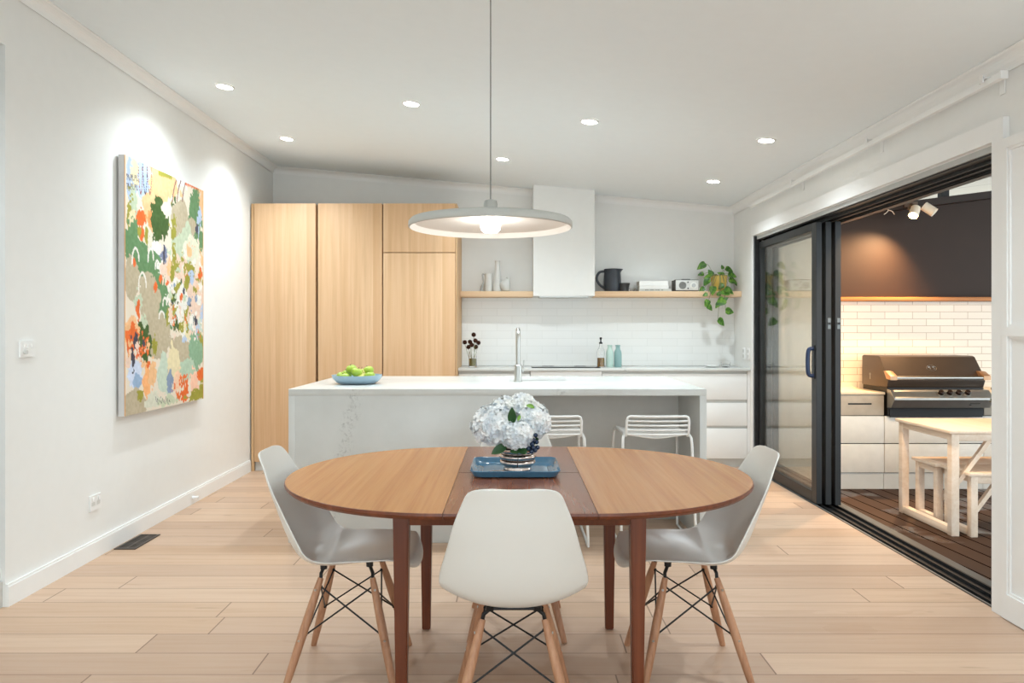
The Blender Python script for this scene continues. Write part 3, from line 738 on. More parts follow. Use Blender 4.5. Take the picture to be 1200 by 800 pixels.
g = .0008
arc = lambda s: [(s * (TL + g + TR * math.cos(a)), s * TR * math.sin(a)) for a in [(-PI / 2) + PI * k / 48 for k in range(49)]]
top_piece('table_end', arc(1), TEAK); top_piece('table_end', arc(-1), TEAK)
top_piece('extension_leaf', [(-TL + g, g), (TL - g, g), (TL - g, TR), (-TL + g, TR)], TEAKL)
top_piece('extension_leaf', [(-TL + g, -TR), (TL - g, -TR), (TL - g, -g), (-TL + g, -g)], TEAKL)
LXo, LYo = .392, .357
for sx in (-1, 1):
    for sy in (-1, 1):
        bm = B(); pts = []
        for z, h in ((0.0008, .0175), (TZ - .024, .027)):
            pts += [(sx * LXo - h, sy * LYo - h, z), (sx * LXo + h, sy * LYo - h, z), (sx * LXo + h, sy * LYo + h, z), (sx * LXo - h, sy * LYo + h, z)]
        hexa(bm, pts); bmesh.ops.bevel(bm, geom=bm.edges[:], offset=.004, segments=2, affect='EDGES'); obj('leg', bm, TEAKD, tb, 30)
for s in (-1, 1):
    part_box('apron', TEAKD, tb, -LXo + .0275, LXo - .0275, s * LYo - .012 + s * .008, s * LYo + .012 + s * .008, .636, TZ - .0235, .002)
    part_box('apron', TEAKD, tb, s * LXo - .012, s * LXo + .012, -LYo + .0275, LYo - .0275, .636, TZ - .0235, .002)

# tray, vase, flowers
tr_ = thing('tray', 'square glossy blue ceramic tray in the middle of the dining table', 'tray', (.012, 2.855, TZ + .0006))
bm = B(); HW, HH = .168, .16
lv = []
for (ww, hh, z, lift) in ((.135, .128, 0, 0), (.155, .147, .004, 0), (HW, HH, .022, .006), (HW - .003, HH - .003, .0235, .006), (.150, .142, .010, 0), (.125, .118, .0065, 0)):
    P = rrect(0, 0, ww, hh, .035, 6)
    lv.append([bm.verts.new((x, y, z + lift * (abs(x / ww) * abs(y / hh)) ** 2)) for x, y in P])
n = len(lv[0]); bm.faces.new(lv[0][::-1]); bm.faces.new(lv[-1])
for A, C in zip(lv, lv[1:]):
    for k in range(n): bm.faces.new((A[k], A[(k + 1) % n], C[(k + 1) % n], C[k]))
obj('dish', bm, plain('blue_glaze', (72, 122, 154), .08, 0, .6, .12, 18), tr_, True)
VX, VY, VZ = .022, 2.86, TZ + .0075
vs_ = thing('flower_vase', 'mirrored silver banded vase standing on the blue tray', 'vase', (VX, VY, VZ))
MIR = plain('mirror_silver', (214, 200, 192), .16, 1.0, .5, .05, 20)
bm = B(); prof = [(.0, 0), (.050, 0), (.054, .004), (.052, .012), (.062, .017), (.069, .025), (.068, .033), (.063, .037), (.067, .041), (.071, .048), (.070, .055), (.064, .060), (.062, .064), (.065, .068), (.066, .078), (.062, .083), (.060, .088), (.064, .098), (.067, .108), (.064, .108), (.057, .09), (.055, .02), (.0, .016)]
lathe(bm, crv(prof, 3), 40, cap0=False, cap1=False); bmesh.ops.remove_doubles(bm, verts=bm.verts, dist=1e-5); obj('body', bm, MIR, vs_, True)
bm = B()
for z, r in ((.0375, .0645), (.061, .0645), (.0845, .0625)):
    tube(bm, [(r * math.cos(2 * PI * k / 40), r * math.sin(2 * PI * k / 40), z) for k in range(40)], .0016, 6, True)
for k in range(3):
    a = 2 * PI * k / 3 + .5
    tube(bm, [((.069 + .001) * math.cos(a), .070 * math.sin(a), .018), (.0725 * math.cos(a + .03), .0725 * math.sin(a + .03), .05), (.067 * math.cos(a), .067 * math.sin(a), .085)], .0016, 5)
obj('dark_banding', bm, plain('tarnish', (58, 46, 40), .3, .8), vs_, True)

def hydrangea_mat(name, a, b2, c):
    b = NB(name, .65, 0, .3); f = b.noise(b.coord(), 22, 2); b.set('Base Color', b.ramp(f, [(.35, lin(a)), (.5, lin(b2)), (.65, lin(c))]))
    b.set('Subsurface Weight', .15); b.set('Subsurface Radius', (.01, .01, .01)); return b.m
HB = hydrangea_mat('pale_blue_petals', (222, 230, 236), (239, 243, 244), (250, 250, 248)); HW_ = hydrangea_mat('white_petals', (226, 232, 236), (240, 242, 240), (246, 246, 240))
LEAF = plain('deep_green_leaf', (44, 84, 44), .4, 0, .4, .25, 40); LEAFL = plain('light_green_leaf', (112, 156, 60), .45, 0, .4, .2, 40)
CORE = plain('flower_core', (150, 170, 150), .8)
def floret(bm, c, nrm, s, spin):
    a, b2 = frame_of(nrm)
    for k in range(4):
        t = spin + k * PI / 2; d = a * math.cos(t) + b2 * math.sin(t); e = -a * math.sin(t) + b2 * math.cos(t)
        q = [(0.02, 0, 0), (.5, .46, .22), (.95, .38, .30), (1.08, 0, .18), (.95, -.38, .30), (.5, -.46, .22)]
        vs = [bm.verts.new(c + (d * x + e * y + nrm * z) * s) for x, y, z in q]; m = bm.verts.new(c + (d * .6 + nrm * .06) * s)
        for i in range(6): bm.faces.new((vs[i], vs[(i + 1) % 6], m))
def hydrangea(lab, x, y, z, r, m, n=150, sq=.85):
    t = thing('hydrangea', lab, 'flower', (x, y, z), 0, 'hydrangeas in the mirrored vase')
    bm = B(); ga = PI * (3 - 5 ** .5)
    for i in range(n):
        h = 1 - 1.86 * i / n; q = math.sqrt(max(0, 1 - h * h)); a = i * ga
        d = Vector((q * math.cos(a), q * math.sin(a), h)); rr = r * random.uniform(.9, 1.06)
        floret(bm, Vector((d.x * rr, d.y * rr, d.z * rr * sq)), (d + Vector([random.uniform(-.3, .3) for _ in range(3)])).normalized(), r * .205 + .003, random.random() * 3)
    obj('florets', bm, m, t, 'all', fix=False)
    bm = B(); ball(bm, (0, 0, 0), r * .84, 16, 10, (1, 1, sq)); obj('flower_core', bm, CORE, t, True)
    bm = B(); tube(bm, [(0, 0, -r * .5), ((VX - x) * .6, (VY - y) * .6, (VZ + .11 - z) * .7), ((VX - x) * .85, (VY - y) * .85, VZ + .06 - z)], .003, 6); obj('stem', bm, LEAF, t, True)
    return t
def leafmesh(bm, base, tip, w, nrm, fold=.25, n=7, heart=False):
    base, tip = Vector(base), Vector(tip); d = tip - base; L = d.length; d.normalize(); nrm = Vector(nrm); side = d.cross(nrm).normalized(); nrm = side.cross(d)
    rows = []
    for i in range(n + 1):
        t = i / n
        ww = w * (math.sin(PI * min(1, t * .93 + .07)) ** .8 if not heart else (math.sin(PI * (t * .92 + .08) ** .62)) ** .9) + .0004
        c = base + d * L * t - nrm * (L * .18 * t * t)
        rows.append([bm.verts.new(c + side * ww * s + nrm * ww * fold * abs(s)) for s in (-1, -.5, 0, .5, 1)])
    for A, C in zip(rows, rows[1:]):
        for k in range(4): bm.faces.new((A[k], A[k + 1], C[k + 1], C[k]))
hydrangea('big pale blue hydrangea head filling the left of the bouquet', -.062, 2.83, .918, .086, HB, 190)
hydrangea('pale blue hydrangea head low in the front centre of the bouquet', .022, 2.775, .888, .060, HB, 120)
hydrangea('white hydrangea head at the right of the bouquet', .076, 2.845, .925, .068, HB, 130)
hydrangea('white hydrangea head at the very top of the bouquet', .038, 2.90, .975, .062, HW_, 120)
hydrangea('white hydrangea head at the upper left back of the bouquet', -.022, 2.90, .965, .062, HW_, 120)
hydrangea('white hydrangea head at the back right of the bouquet', .085, 2.93, .945, .055, HW_, 100)
lf = thing('hydrangea_foliage', 'dark green leaves tucked between the hydrangea heads', 'leaves', (VX, VY, VZ + .08))
bm = B()
for bse, tip, w, nn in [((.0, 2.765, .93), (.0, 2.735, .990), .016, (0, -1, .2)), ((.03, 2.76, .845), (.05, 2.73, .828), .02, (0, -1, .6)), ((-.02, 2.77, .85), (-.075, 2.745, .825), .017, (0, -1, .4)),
                        ((.06, 2.79, .86), (.095, 2.76, .875), .02, (0, -1, .3)), ((.01, 2.76, .842), (.02, 2.74, .826), .022, (0, -1, .5)), ((.04, 2.79, .84), (.085, 2.745, .845), .016, (0, -1, .3))]:
    leafmesh(bm, bse, tip, w, nn)
lo_ = wobj('leaf', bm, LEAF, lf, 'all')
bm = B(); leafmesh(bm, (.055, 2.815, .995), (.085, 2.80, .99), .012, (0, -.6, 1)); leafmesh(bm, (.03, 2.775, .962), (.022, 2.755, .945), .006, (0, -1, .2)); o = wobj('leaf', bm, LEAFL, lf, 'all'); o['label'] = 'light green leaf near the top'
bs = thing('berry_sprig', 'sprig of dark metallic blue berries at the right front of the bouquet', 'berries', (.07, 2.77, .85))
bm = B(); bst = B()
for k, (x, y, z) in enumerate([(.068, 2.755, .885), (.080, 2.750, .872), (.074, 2.745, .858), (.088, 2.752, .890), (.062, 2.745, .842), (.072, 2.735, .832), (.086, 2.742, .836), (.056, 2.75, .868), (.092, 2.757, .864), (.079, 2.74, .846), (.095, 2.75, .845)]):
    ball(bm, (x, y, z), .0085, 12, 8); tube(bst, [(x, y, z + .002), (x * .7 + .02, 2.78, z * .6 + .34), (.05, 2.82, .84)], .0013, 5)
wobj('berries', bm, plain('blue_berry', (34, 52, 78), .15, .2, .6, .2), bs, True); wobj('twigs', bst, plain('twig', (40, 26, 24), .6), bs, True)

# ------------------------------------------------------------------ moulded shell chairs
def shell_mesh():
    ctrl = [  # y, z, half width, edge curl
        (.262, .398, .130, .0), (.266, .408, .160, .0), (.263, .424, .184, .0), (.243, .440, .198, .004), (.16, .444, .208, .020), (.06, .432, .216, .036), (-.05, .416, .225, .050),
        (-.118, .421, .230, .064), (-.172, .450, .233, .076), (-.211, .503, .227, .080), (-.240, .566, .212, .072), (-.264, .632, .195, .058), (-.289, .703, .176, .043), (-.308, .768, .152, .030), (-.319, .802, .137, .022),
        (-.324, .818, .121, .015), (-.326, .8265, .095, .008), (-.3265, .8295, .06, .002)]
    rows = crv(ctrl, 3); nS = 20; bm = B(); grid = []
    for i, (y, z, w, c) in enumerate(rows):
        p0, p1 = rows[max(0, i - 1)], rows[min(len(rows) - 1, i + 1)]
        T = Vector((p1[0] - p0[0], p1[1] - p0[1])).normalized(); nn = Vector((T.y, -T.x)); c = max(c, 0)
        r = []
        for j in range(nS + 1):
            s = -1 + 2 * j / nS; s = math.copysign(abs(s) ** .85, s); k = abs(s) ** 2.3 * c; lift = max(0, min(1, (y - .12) / .12)) * abs(s) ** 2.6
            r.append(bm.verts.new((s * w, y + nn.x * k - .035 * lift, z + nn.y * k + .030 * lift * (1 if z < .44 else .6))))
        grid.append(r)
    for A, C in zip(grid, grid[1:]):
        for j in range(nS): bm.faces.new((A[j], A[j + 1], C[j + 1], C[j]))
    return bm
def shell_chair(label, loc, rz):
    t = thing('dining_chair', label, 'chair', loc, rz, 'white shell chairs round the dining table')
    bm = shell_mesh(); o = obj('seat_shell', bm, SHELL, t, 'all')
    md = o.modifiers.new('thickness', 'SOLIDIFY'); md.thickness = .0065; md.offset = 0
    md = o.modifiers.new('smooth', 'SUBSURF'); md.levels = 1; md.render_levels = 1
    tops = {}; 
    for sx in (-1, 1):
        for sy in (-1, 1):
            a, b2 = Vector((sx * .098, sy * .095 + .005, .372)), Vector((sx * .195, sy * .195, 0.001)); tops[sx, sy] = (a, b2)
            bm = B(); pts = [a.lerp(b2, k / 8) for k in range(9)]; tube(bm, pts, [.0105, .0135, .0152, .016, .016, .0155, .0148, .0136, .0115], 14)
            lg = obj('leg', bm, LEGW, t, True)
            bm = B(); d = (b2 - a).normalized(); q = a.lerp(b2, .10); sd = Vector((sx * .8, sy * .2, 0)).normalized(); tube(bm, [q + sd * .0135, q + sd * .0165], .0045, 8); obj('screw', bm, STEEL, lg)
            q = a.lerp(b2, .55); bm = B(); tube(bm, [q + sd * .0145, q + sd * .0172], .0045, 8); obj('screw', bm, STEEL, lg)
    bm = B()
    for k in (0, 1, 2, 3):                                 # crossed wire braces on all four sides
        c0 = [(-1, -1), (1, -1), (1, 1), (-1, 1)][k]; c1 = [(-1, -1), (1, -1), (1, 1), (-1, 1)][(k + 1) % 4]
        for p, q in ((c0, c1), (c1, c0)):
            u = tops[p][0].lerp(tops[p][1], .09); v = tops[q][0].lerp(tops[q][1], .52)
            ctr = Vector((0, 0, 0)); u2 = u + Vector((-u.x, -u.y, 0)).normalized() * .014; v2 = v + Vector((-v.x, -v.y, 0)).normalized() * .014
            tube(bm, [u2, v2], .0032, 6); ball(bm, u2, .0065, 8, 6); ball(bm, v2, .0065, 8, 6)
    obj('wire_bracing', bm, WIRE, t, 30)
    for sy in (-1, 1):
      bm = B()
      for sx in (-1, 1):
        a, b2 = tops[sx, sy]
        m_ = Vector((sx * .075, sy * .085, .402 if sy < 0 else .412))
        tube(bm, [a + Vector((0, 0, .0)), a + Vector((-sx * .004, 0, .016)), m_ + Vector((0, 0, .0))], .0065, 8)
        tube(bm, [m_ + Vector((0, 0, -.004)), m_ + Vector((0, 0, .010))], .013, 12)
      tube(bm, [(-.075, sy * .085, .4035 if sy < 0 else .413), (.075, sy * .085, .4035 if sy < 0 else .413)], .0055, 8)
      obj('seat_mount', bm, WIRE, t, 30)
    return t
ch = shell_chair('white shell chair with its back to the camera at the near side of the table', (.005, 2.418, 0), 0)
dup(ch, (-.612, 2.815, 0), -PI / 2, 'white shell chair at the left end of the table facing right')
dup(ch, (.662, 2.815, 0), PI / 2, 'white shell chair at the right end of the table facing left')
dup(ch, (.02, 3.225, 0), PI, 'white shell chair at the far side of the table behind the flowers')

# ------------------------------------------------------------------ wire counter stools
def stool(label, x):
    t = thing('counter_stool', label, 'stool', (x, 4.60, 0), 0, 'white wire stools at the island')
    R = .0085
    for s in (-1, 1):
        path = [(s * .222, -.250, .010), (s * .205, -.213, .60), (s * .203, -.206, .640), (s * .196, -.19, .655), (s * .195, -.16, .659), (s * .195, .10, .655), (s * .197, .155, .650), (s * .203, .18, .635), (s * .206, .19, .60), (s * .222, .250, .010)]
        bm = B(); tube(bm, path, R, 10, True); obj('leg_frame', bm, STOOLW, t, True)
    bm = B(); tube(bm, [(-.2145, .225, .24), (.2145, .225, .24)], R, 10); obj('footrest', bm, STOOLW, t, True)
    bm = B(); tube(bm, [(-.2145, -.228, .24), (.2145, -.228, .24)], R * .7, 8); obj('rear_stretcher', bm, STOOLW, t, True)
    bm = B()
    for k in range(11):
        y = -.175 + k * .034; sag = .016 * (1 if k < 8 else .5)
        tube(bm, crv([(-.193, y, .662), (-.12, y, .650), (0, y, .662 - .026 * (1 if k < 9 else .6)), (.12, y, .650), (.193, y, .662)], 4), .005, 8)
    obj('seat', bm, STOOLW, t, True)
    bm = B(); r0 = []
    prof = lambda xx: -.218 - .022 * (1 - (xx / .185) ** 2)
    for k, z in enumerate((.664, .691, .718, .744)):
        tube(bm, [(xx, prof(xx) + .004 * k * -1 + .006, z) for xx in [-.183 + .0366 * i for i in range(11)]], .005, 8)
    loop = [(-.183, -.19, .652), (-.184, -.214, .668), (-.185, -.224, .70), (-.185, -.230, .745), (-.178, -.234, .766)] + [(xx, prof(xx) - .010, .772) for xx in (-.165, -.11, -.05, 0, .05, .11, .165)] + [(.178, -.234, .766), (.185, -.230, .745), (.185, -.224, .70), (.184, -.214, .668), (.183, -.19, .652)]
    tube(bm, loop, .0075, 10); obj('backrest', bm, STOOLW, t, True)
    return t
s1 = stool('white wire counter stool at the right of the island recess, fully in view', .862)
dup(s1, (.226, 4.60, 0), 0, 'white wire counter stool partly hidden behind the hydrangeas')

# ------------------------------------------------------------------ pendant
PX, PYY, PZ = -.0815, 2.82, 1.668
pd = thing('pendant_lamp', 'wide shallow light grey disc pendant lamp hanging over the dining table', 'pendant lamp', (PX, PYY, PZ))
PG = plain('pendant_grey', (186, 186, 180), .45, 0, .4, .01); PW = plain('pendant_white', (246, 245, 240), .5, 0, .3, .005)
bm = B(); lathe(bm, [(.306, 0), (.3105, .002), (.3115, .008), (.3105, .022), (.302, .031), (.27, .037), (.10, .047), (.02, .050)], 72, cap0=False); 
obj('shade', bm, PG, pd, 40)
bm = B(); lathe(bm, [(.306, 0), (.300, .010), (.292, .020), (.26, .026), (.06, .036), (.02, .0365)], 72, cap0=False); obj('shade_lining', bm, PW, pd, True)
bm = B(); lathe(bm, [(.0, .048), (.026, .048), (.0265, .092), (.023, .106), (.010, .110), (.0, .110)], 28, cap0=False, cap1=False); obj('cap', bm, PG, pd, 30)
bm = B(); tube(bm, [(0, 0, .108), (0, 0, CZ(PX) - PZ - .03)], .0024, 8); obj('cable', bm, plain('cable_grey', (128, 128, 124), .6), pd, True)
bm = B(); z1 = CZ(PX) - PZ; lathe(bm, [(.05, z1 - .03), (.05, z1 - .004)], 28); obj('ceiling_rose', bm, PG, pd, 30)
bm = B(); lathe(bm, [(.034, .036), (.036, .026), (.038, .012), (.036, -.004), (.026, -.014), (.010, -.017)], 28); bl = obj('bulb', bm, emit('bulb_glow', (255, 252, 246), 26), pd, True)
# ------------------------------------------------------------------ things on the back bench
BT = .9275
def lathing(name, lab, cat, x, y, z, parts, group=None, seg=28):
    t = thing(name, lab, cat, (x, y, z), 0, group)
    for nm, prof, m in parts:
        bm = B(); lathe(bm, prof, seg, cap0=False, cap1=False); bmesh.ops.remove_doubles(bm, verts=bm.verts, dist=1e-5); obj(nm, bm, m, t, 45)
    return t
fv = lathing('glass_vase', 'small clear glass vase of dried flower heads at the left end of the bench', 'vase', -.375, 7.08, BT + .0005,
             [('glass', [(0, 0), (.036, 0), (.039, .004), (.038, .15), (.035, .15), (.034, .012), (0, .011)], CLEAR)])
bm = B(); lathe(bm, [(0.0005, .0125), (.0325, .0125), (.0325, .085), (.0005, .085)], 24); obj('water', bm, plain('murky_water', (120, 112, 46), .2, 0, .5, .2), fv, True)
dry = plain('dried_seed_head', (70, 40, 26), .85, 0, .2, .3, 60); stemg = plain('dried_stem', (112, 116, 62), .7)
fl0 = None
for px, py in [(555, 392), (544.5, 401), (551, 400.5), (557, 399), (549, 406.5), (560.5, 401.5), (557.5, 406.5), (553, 404)]:
    y = 7.08 + random.uniform(-.03, .03); x = (px - 600) * 7.08 / 867; z = 1.28 - (py - 387) * 7.08 / 867
    t = thing('dried_flower', 'dark brown dried globe flower in the small glass vase on the bench', 'dried flower', (x, y, z), 0, 'dried globe flowers in the glass vase')
    bm = B()
    for k in range(60):
        h = 1 - 2 * (k + .5) / 60; q = math.sqrt(1 - h * h); a = k * 2.4; d = Vector((q * math.cos(a), q * math.sin(a), h)); tube(bm, [d * .008, d * random.uniform(.020, .025)], [.0035, .0018], 5)
    ball(bm, (0, 0, 0), .0145, 10, 8); obj('seed_head', bm, dry, t)
    bm = B(); e = Vector((-.375 - x + random.uniform(-.02, .02), 7.08 - y, BT + .02 - z)); tube(bm, [(0, 0, -.012), (e.x * .45, e.y * .45, e.z * .5), tuple(e)], .0018, 5); obj('stem', bm, stemg, t, True)
ob = lathing('oil_bottle', 'clear bottle a quarter full of brown oil with a black pourer', 'bottle', .852, 7.10, BT + .0005,
             [('glass', [(0, 0), (.036, 0), (.038, .004), (.038, .145), (.034, .165), (.016, .195), (.014, .222), (.011, .222), (.012, .196), (.03, .165), (.034, .145), (.034, .006), (0, .005)], CLEAR)])
bm = B(); lathe(bm, [(.0005, .0062), (.0335, .0062), (.0335, .09), (.0005, .09)], 24); obj('oil', bm, plain('oil', (150, 104, 20), .2, 0, .5, .05), ob, 30)
bm = B(); lathe(bm, [(.013, .2225), (.017, .224), (.017, .236), (.007, .242), (.006, .262), (.011, .27), (.012, .282), (.004, .286)], 16); obj('pourer', bm, DARK, ob, 40)
prof = [(0, 0), (.034, 0), (.0365, .004), (.0365, .125), (.033, .15), (.022, .172), (.020, .198), (.024, .200), (.024, .212), (0, .213)]
lathing('bottle', 'pale mint ceramic bottle beside the oil bottle', 'bottle', .938, 7.10, BT + .0005, [('body', prof, plain('mint_glaze', (190, 214, 204), .3))], 'ceramic bottles on the back bench')
lathing('bottle', 'teal blue ceramic bottle right of the mint one', 'bottle', 1.016, 7.10, BT + .0005, [('body', prof, plain('teal_glaze', (138, 172, 170), .3))], 'ceramic bottles on the back bench')
lathing('saucer', 'small white dish at the right end of the back bench', 'dish', 1.915, 7.08, BT + .0005, [('dish', [(0, 0), (.045, 0), (.06, .006), (.072, .017), (.070, .018), (.056, .009), (.04, .004), (0, .004)], WHITE)])
lathing('glass_bowl', 'small clear glass bowl next to the white dish on the bench', 'bowl', 2.045, 7.08, BT + .0005, [('bowl', [(0, 0), (.032, 0), (.040, .006), (.046, .05), (.044, .05), (.037, .01), (0, .006)], CLEAR)])

# ------------------------------------------------------------------ left shelf
SZ = 1.6596
GL = plain('white_ceramic', (214, 214, 210), .45, 0, .4, .02); GL2 = plain('pale_stoneware', (206, 207, 203), .6, 0, .3, .04)
sy = 7.26; u = lambda px: (px - 600) * sy / 867
jg = thing('pitcher', 'small white pitcher with a flared grey handle, leftmost on the left shelf', 'jug', (u(572.5), sy, SZ), 0, 'white vessels on the left shelf')
bm = B(); lathe(bm, [(0, 0), (.036, 0), (.040, .01), (.036, .09), (.037, .165), (.041, .178), (.038, .178), (.033, .16), (.032, .012), (0, .010)], 28, cap0=False, cap1=False); bmesh.ops.remove_doubles(bm, verts=bm.verts, dist=1e-5); obj('body', bm, GL, jg, 50)
bm = B(); tube(bm, crv([(-.034, 0, .165), (-.058, 0, .172), (-.056, 0, .13), (-.052, 0, .09), (-.068, 0, .04), (-.072, 0, .01), (-.04, 0, .006)], 5), [.006 + .005 * (k / 30) for k in range(31)], 10); obj('handle', bm, plain('grey_glaze', (168, 170, 168), .5), jg, True)
lathing('tall_vase', 'tall slim white tapering vase in the middle of the left shelf group', 'vase', u(583), sy, SZ, [('body', crv([(.001, 0), (.040, 0), (.046, .02), (.038, .12), (.028, .22), (.022, .275), (.026, .30), (.023, .30), (.018, .27), (.03, .1), (.001, .02)], 3), GL)], 'white vessels on the left shelf')
rk = thing('pebble_vase', 'rounded faceted pale pebble vase at the right of the left shelf group', 'vase', (u(592.5), sy - .04, SZ), 0, 'white vessels on the left shelf')
bm = B(); bmesh.ops.create_icosphere(bm, subdivisions=3, radius=1, matrix=Matrix.Identity(4))
for v in bm.verts:
    nv_ = mnoise.noise(v.co * 1.6); v.co = Vector((v.co.x * .055 * (1 + .25 * nv_), v.co.y * .045, max(0.0, v.co.z * .066 * (1 + .2 * nv_ + .25 * v.co.x) + .058)))
obj('body', bm, GL2, rk, True)
bm = B(); lathe(bm, [(.016, .118), (.017, .138), (.013, .139), (.012, .12)], 16, (.022, 0, 0), False, False); obj('neck', bm, GL2, rk, True)

# ------------------------------------------------------------------ right shelf
jx = .985
jug = thing('jug', 'large black glazed jug at the left end of the right shelf', 'jug', (jx, sy, SZ))
BLK = plain('black_glaze', (40, 45, 54), .3, 0, .6, .15, 12)
bm = B(); P = crv([(.001, 0), (.070, 0), (.078, .012), (.086, .07), (.084, .14), (.080, .20), (.084, .218), (.080, .219), (.074, .19), (.078, .06), (.001, .02)], 3)
lathe(bm, P, 36, cap0=False, cap1=False)
for v in bm.verts:
    if v.co.z > .185 and v.co.x > 0: v.co.x += .022 * ((v.co.z - .185) / .034) * max(0, v.co.x / .085 - abs(v.co.y) * 9) ** 1
obj('body', bm, BLK, jug, 50)
bm = B(); tube(bm, crv([(-.078, 0, .200), (-.125, 0, .190), (-.150, 0, .150), (-.148, 0, .105), (-.115, 0, .060), (-.075, 0, .032)], 6), .0125, 12); obj('handle', bm, BLK, jug, True)
mg = thing('mug', 'small black mug with a pale handle standing in front of the jug', 'mug', (1.092, 7.24, SZ))
bm = B(); lathe(bm, crv([(.001, 0), (.046, 0), (.050, .01), (.054, .05), (.062, .078), (.058, .078), (.048, .03), (.001, .012)], 3), 28, cap0=False, cap1=False); obj('body', bm, plain('matt_black_glaze', (48, 48, 48), .45, 0, .5, .3, 20), mg, 50)
bm = B(); tube(bm, crv([(-.048, -.01, .068), (-.078, -.02, .062), (-.086, -.022, .04), (-.076, -.02, .016), (-.045, -.01, .012)], 5), .006, 8); o = obj('handle', bm, GL, mg, True); o['label'] = 'pale grey handle'
sm = lathing('small_bowl', 'tiny clear glass dish between the mug and the books', 'dish', 1.175, 7.22, SZ, [('bowl', [(0, 0), (.018, 0), (.026, .02), (.032, .032), (.030, .032), (.02, .01), (0, .006)], CLEAR)])
bx0, bx1 = 1.235, 1.515
BC = [plain('white_book_cover', (240, 240, 236), .4), plain('cream_book_cover', (232, 231, 226), .4), plain('grey_book_cover', (196, 196, 188), .45)]
PAGE = plain('book_pages', (214, 211, 202), .8)
z = SZ
for k, (lab, h, dx, m) in enumerate([('grey printed magazine at the bottom of the book stack', .022, .03, BC[2]), ('cream hardback in the middle of the book stack', .034, 0, BC[1]), ('white hardback on top of the book stack', .042, -.004, BC[0])]):
    t = thing('book', lab, 'book', ((bx0 + bx1) / 2, 7.25, z), 0, 'stacked books on the right shelf')
    x0, x1 = bx0 + (0 if k else -.005), bx1 + dx
    y0, y1 = 7.16 + .004 * k, 7.36
    bm = B(); prism(bm, [(y0, z + .0003), (y1, z + .0003), (y1, z + .003), (y0 + .004, z + .003), (y0 + .004, z + h - .003), (y1, z + h - .003), (y1, z + h), (y0, z + h)], x0, x1, 'X'); wobj('cover', bm, m, t)
    bm = B(); box(bm, x0 + .004, x1 - .004, y0 + .0042, y1 - .004, z + .0032, z + h - .0032); wobj('pages', bm, PAGE, t)
    if k == 0:                                            # small title dashes on the magazine spine
        bm = B()
        for q in range(16):
            if q % 5 != 3: box(bm, x0 + .06 + q * .011, x0 + .067 + q * .011, y0 - .0006, y0 - .0001, z + .007, z + .015)
        wobj('spine_print', bm, plain('spine_ink', (96, 96, 92), .6), t)
    z += h + .0006
# radio
rd = thing('radio', 'small retro radio with a grey wooden case and silver front, left of the trailing plant', 'radio', (1.70, 7.24, SZ))
rx0, rx1, ry0, ry1, rh = 1.582, 1.816, 7.18, 7.33, .114
WAL = plain('dark_case', (92, 90, 86), .5, 0, .3, .1, 30); SIL = plain('silver_face', (212, 212, 207), .35, .2)
bm = B(); box(bm, rx0, rx1, ry0, ry1, SZ + .003, SZ + rh, .004); wobj('case', bm, WAL, rd, 30)
bm = B(); box(bm, rx0 + .007, rx1 - .007, ry0 - .004, ry0 - .0003, SZ + .010, SZ + rh - .007, .001); fp = wobj('front_panel', bm, SIL, rd, 30)
zc = SZ + .057
bm = B()
for r in (.005, .012, .019, .026, .033): tube(bm, [(1.655 + r * math.cos(2 * PI * k / 28), ry0 - .005, zc + r * math.sin(2 * PI * k / 28)) for k in range(28)], .0022, 5, True)
tube(bm, [(1.655, ry0 - .0048, zc), (1.655, ry0 - .0042, zc)], .036, 32); wobj('speaker_grille', bm, plain('grille_grey', (136, 136, 132), .5, .3), rd)
bm = B(); tube(bm, [(1.762, ry0 - .0065, zc), (1.762, ry0 - .0042, zc)], .034, 32); dl = wobj('tuning_dial', bm, plain('dial_white', (228, 228, 222), .4), rd, 30)
bm = B(); tube(bm, [(1.762, ry0 - .016, zc), (1.762, ry0 - .0067, zc)], .019, 24); wobj('dial_knob', bm, STEEL, dl, 30)
for zz in (SZ + .088, SZ + .028):
    bm = B(); tube(bm, [(1.707, ry0 - .012, zz), (1.707, ry0 - .0042, zz)], .007, 14); wobj('knob', bm, plain('knob_grey', (90, 90, 88), .4, .5), rd, 30)
bm = B()
for x in (rx0 + .02, rx1 - .02):
    for y in (ry0 + .02, ry1 - .02): tube(bm, [(x, y, SZ + .0002), (x, y, SZ + .003)], .007, 10)
wobj('rubber_foot', bm, DARK, rd)
bm = B(); box(bm, 1.66, 1.74, 7.22, 7.27, SZ + rh + .0003, SZ + rh + .008, .002); wobj('top_button', bm, WAL, rd, 30)
# trailing plant
ptx, pty = 2.03, 7.26
pl = thing('trailing_plant', 'leafy green trailing plant in a yellow pot at the right end of the shelf', 'potted plant', (ptx, pty, SZ))
bm = B(); lathe(bm, [(.001, 0), (.062, 0), (.066, .006), (.080, .148), (.080, .155), (.074, .155), (.072, .13), (.001, .128)], 30, cap0=False, cap1=False); obj('pot', bm, plain('yellow_pot', (216, 184, 92), .5, 0, .4, .08), pl, 40)
bm = B(); lathe(bm, [(.0005, .129), (.0715, .131)], 24, cap0=False, cap1=False); obj('soil', bm, plain('soil', (52, 38, 26), .9), pl)
POTH = NB('pothos_leaf', .38, 0, .4); f = POTH.noise(POTH.coord(), 34, 3, .6); POTH.set('Base Color', POTH.ramp(f, [(.32, lin((30, 66, 22))), (.5, lin((66, 116, 34))), (.66, lin((120, 160, 56))), (.8, lin((186, 196, 120)))]))
bm = B(); bst = B()
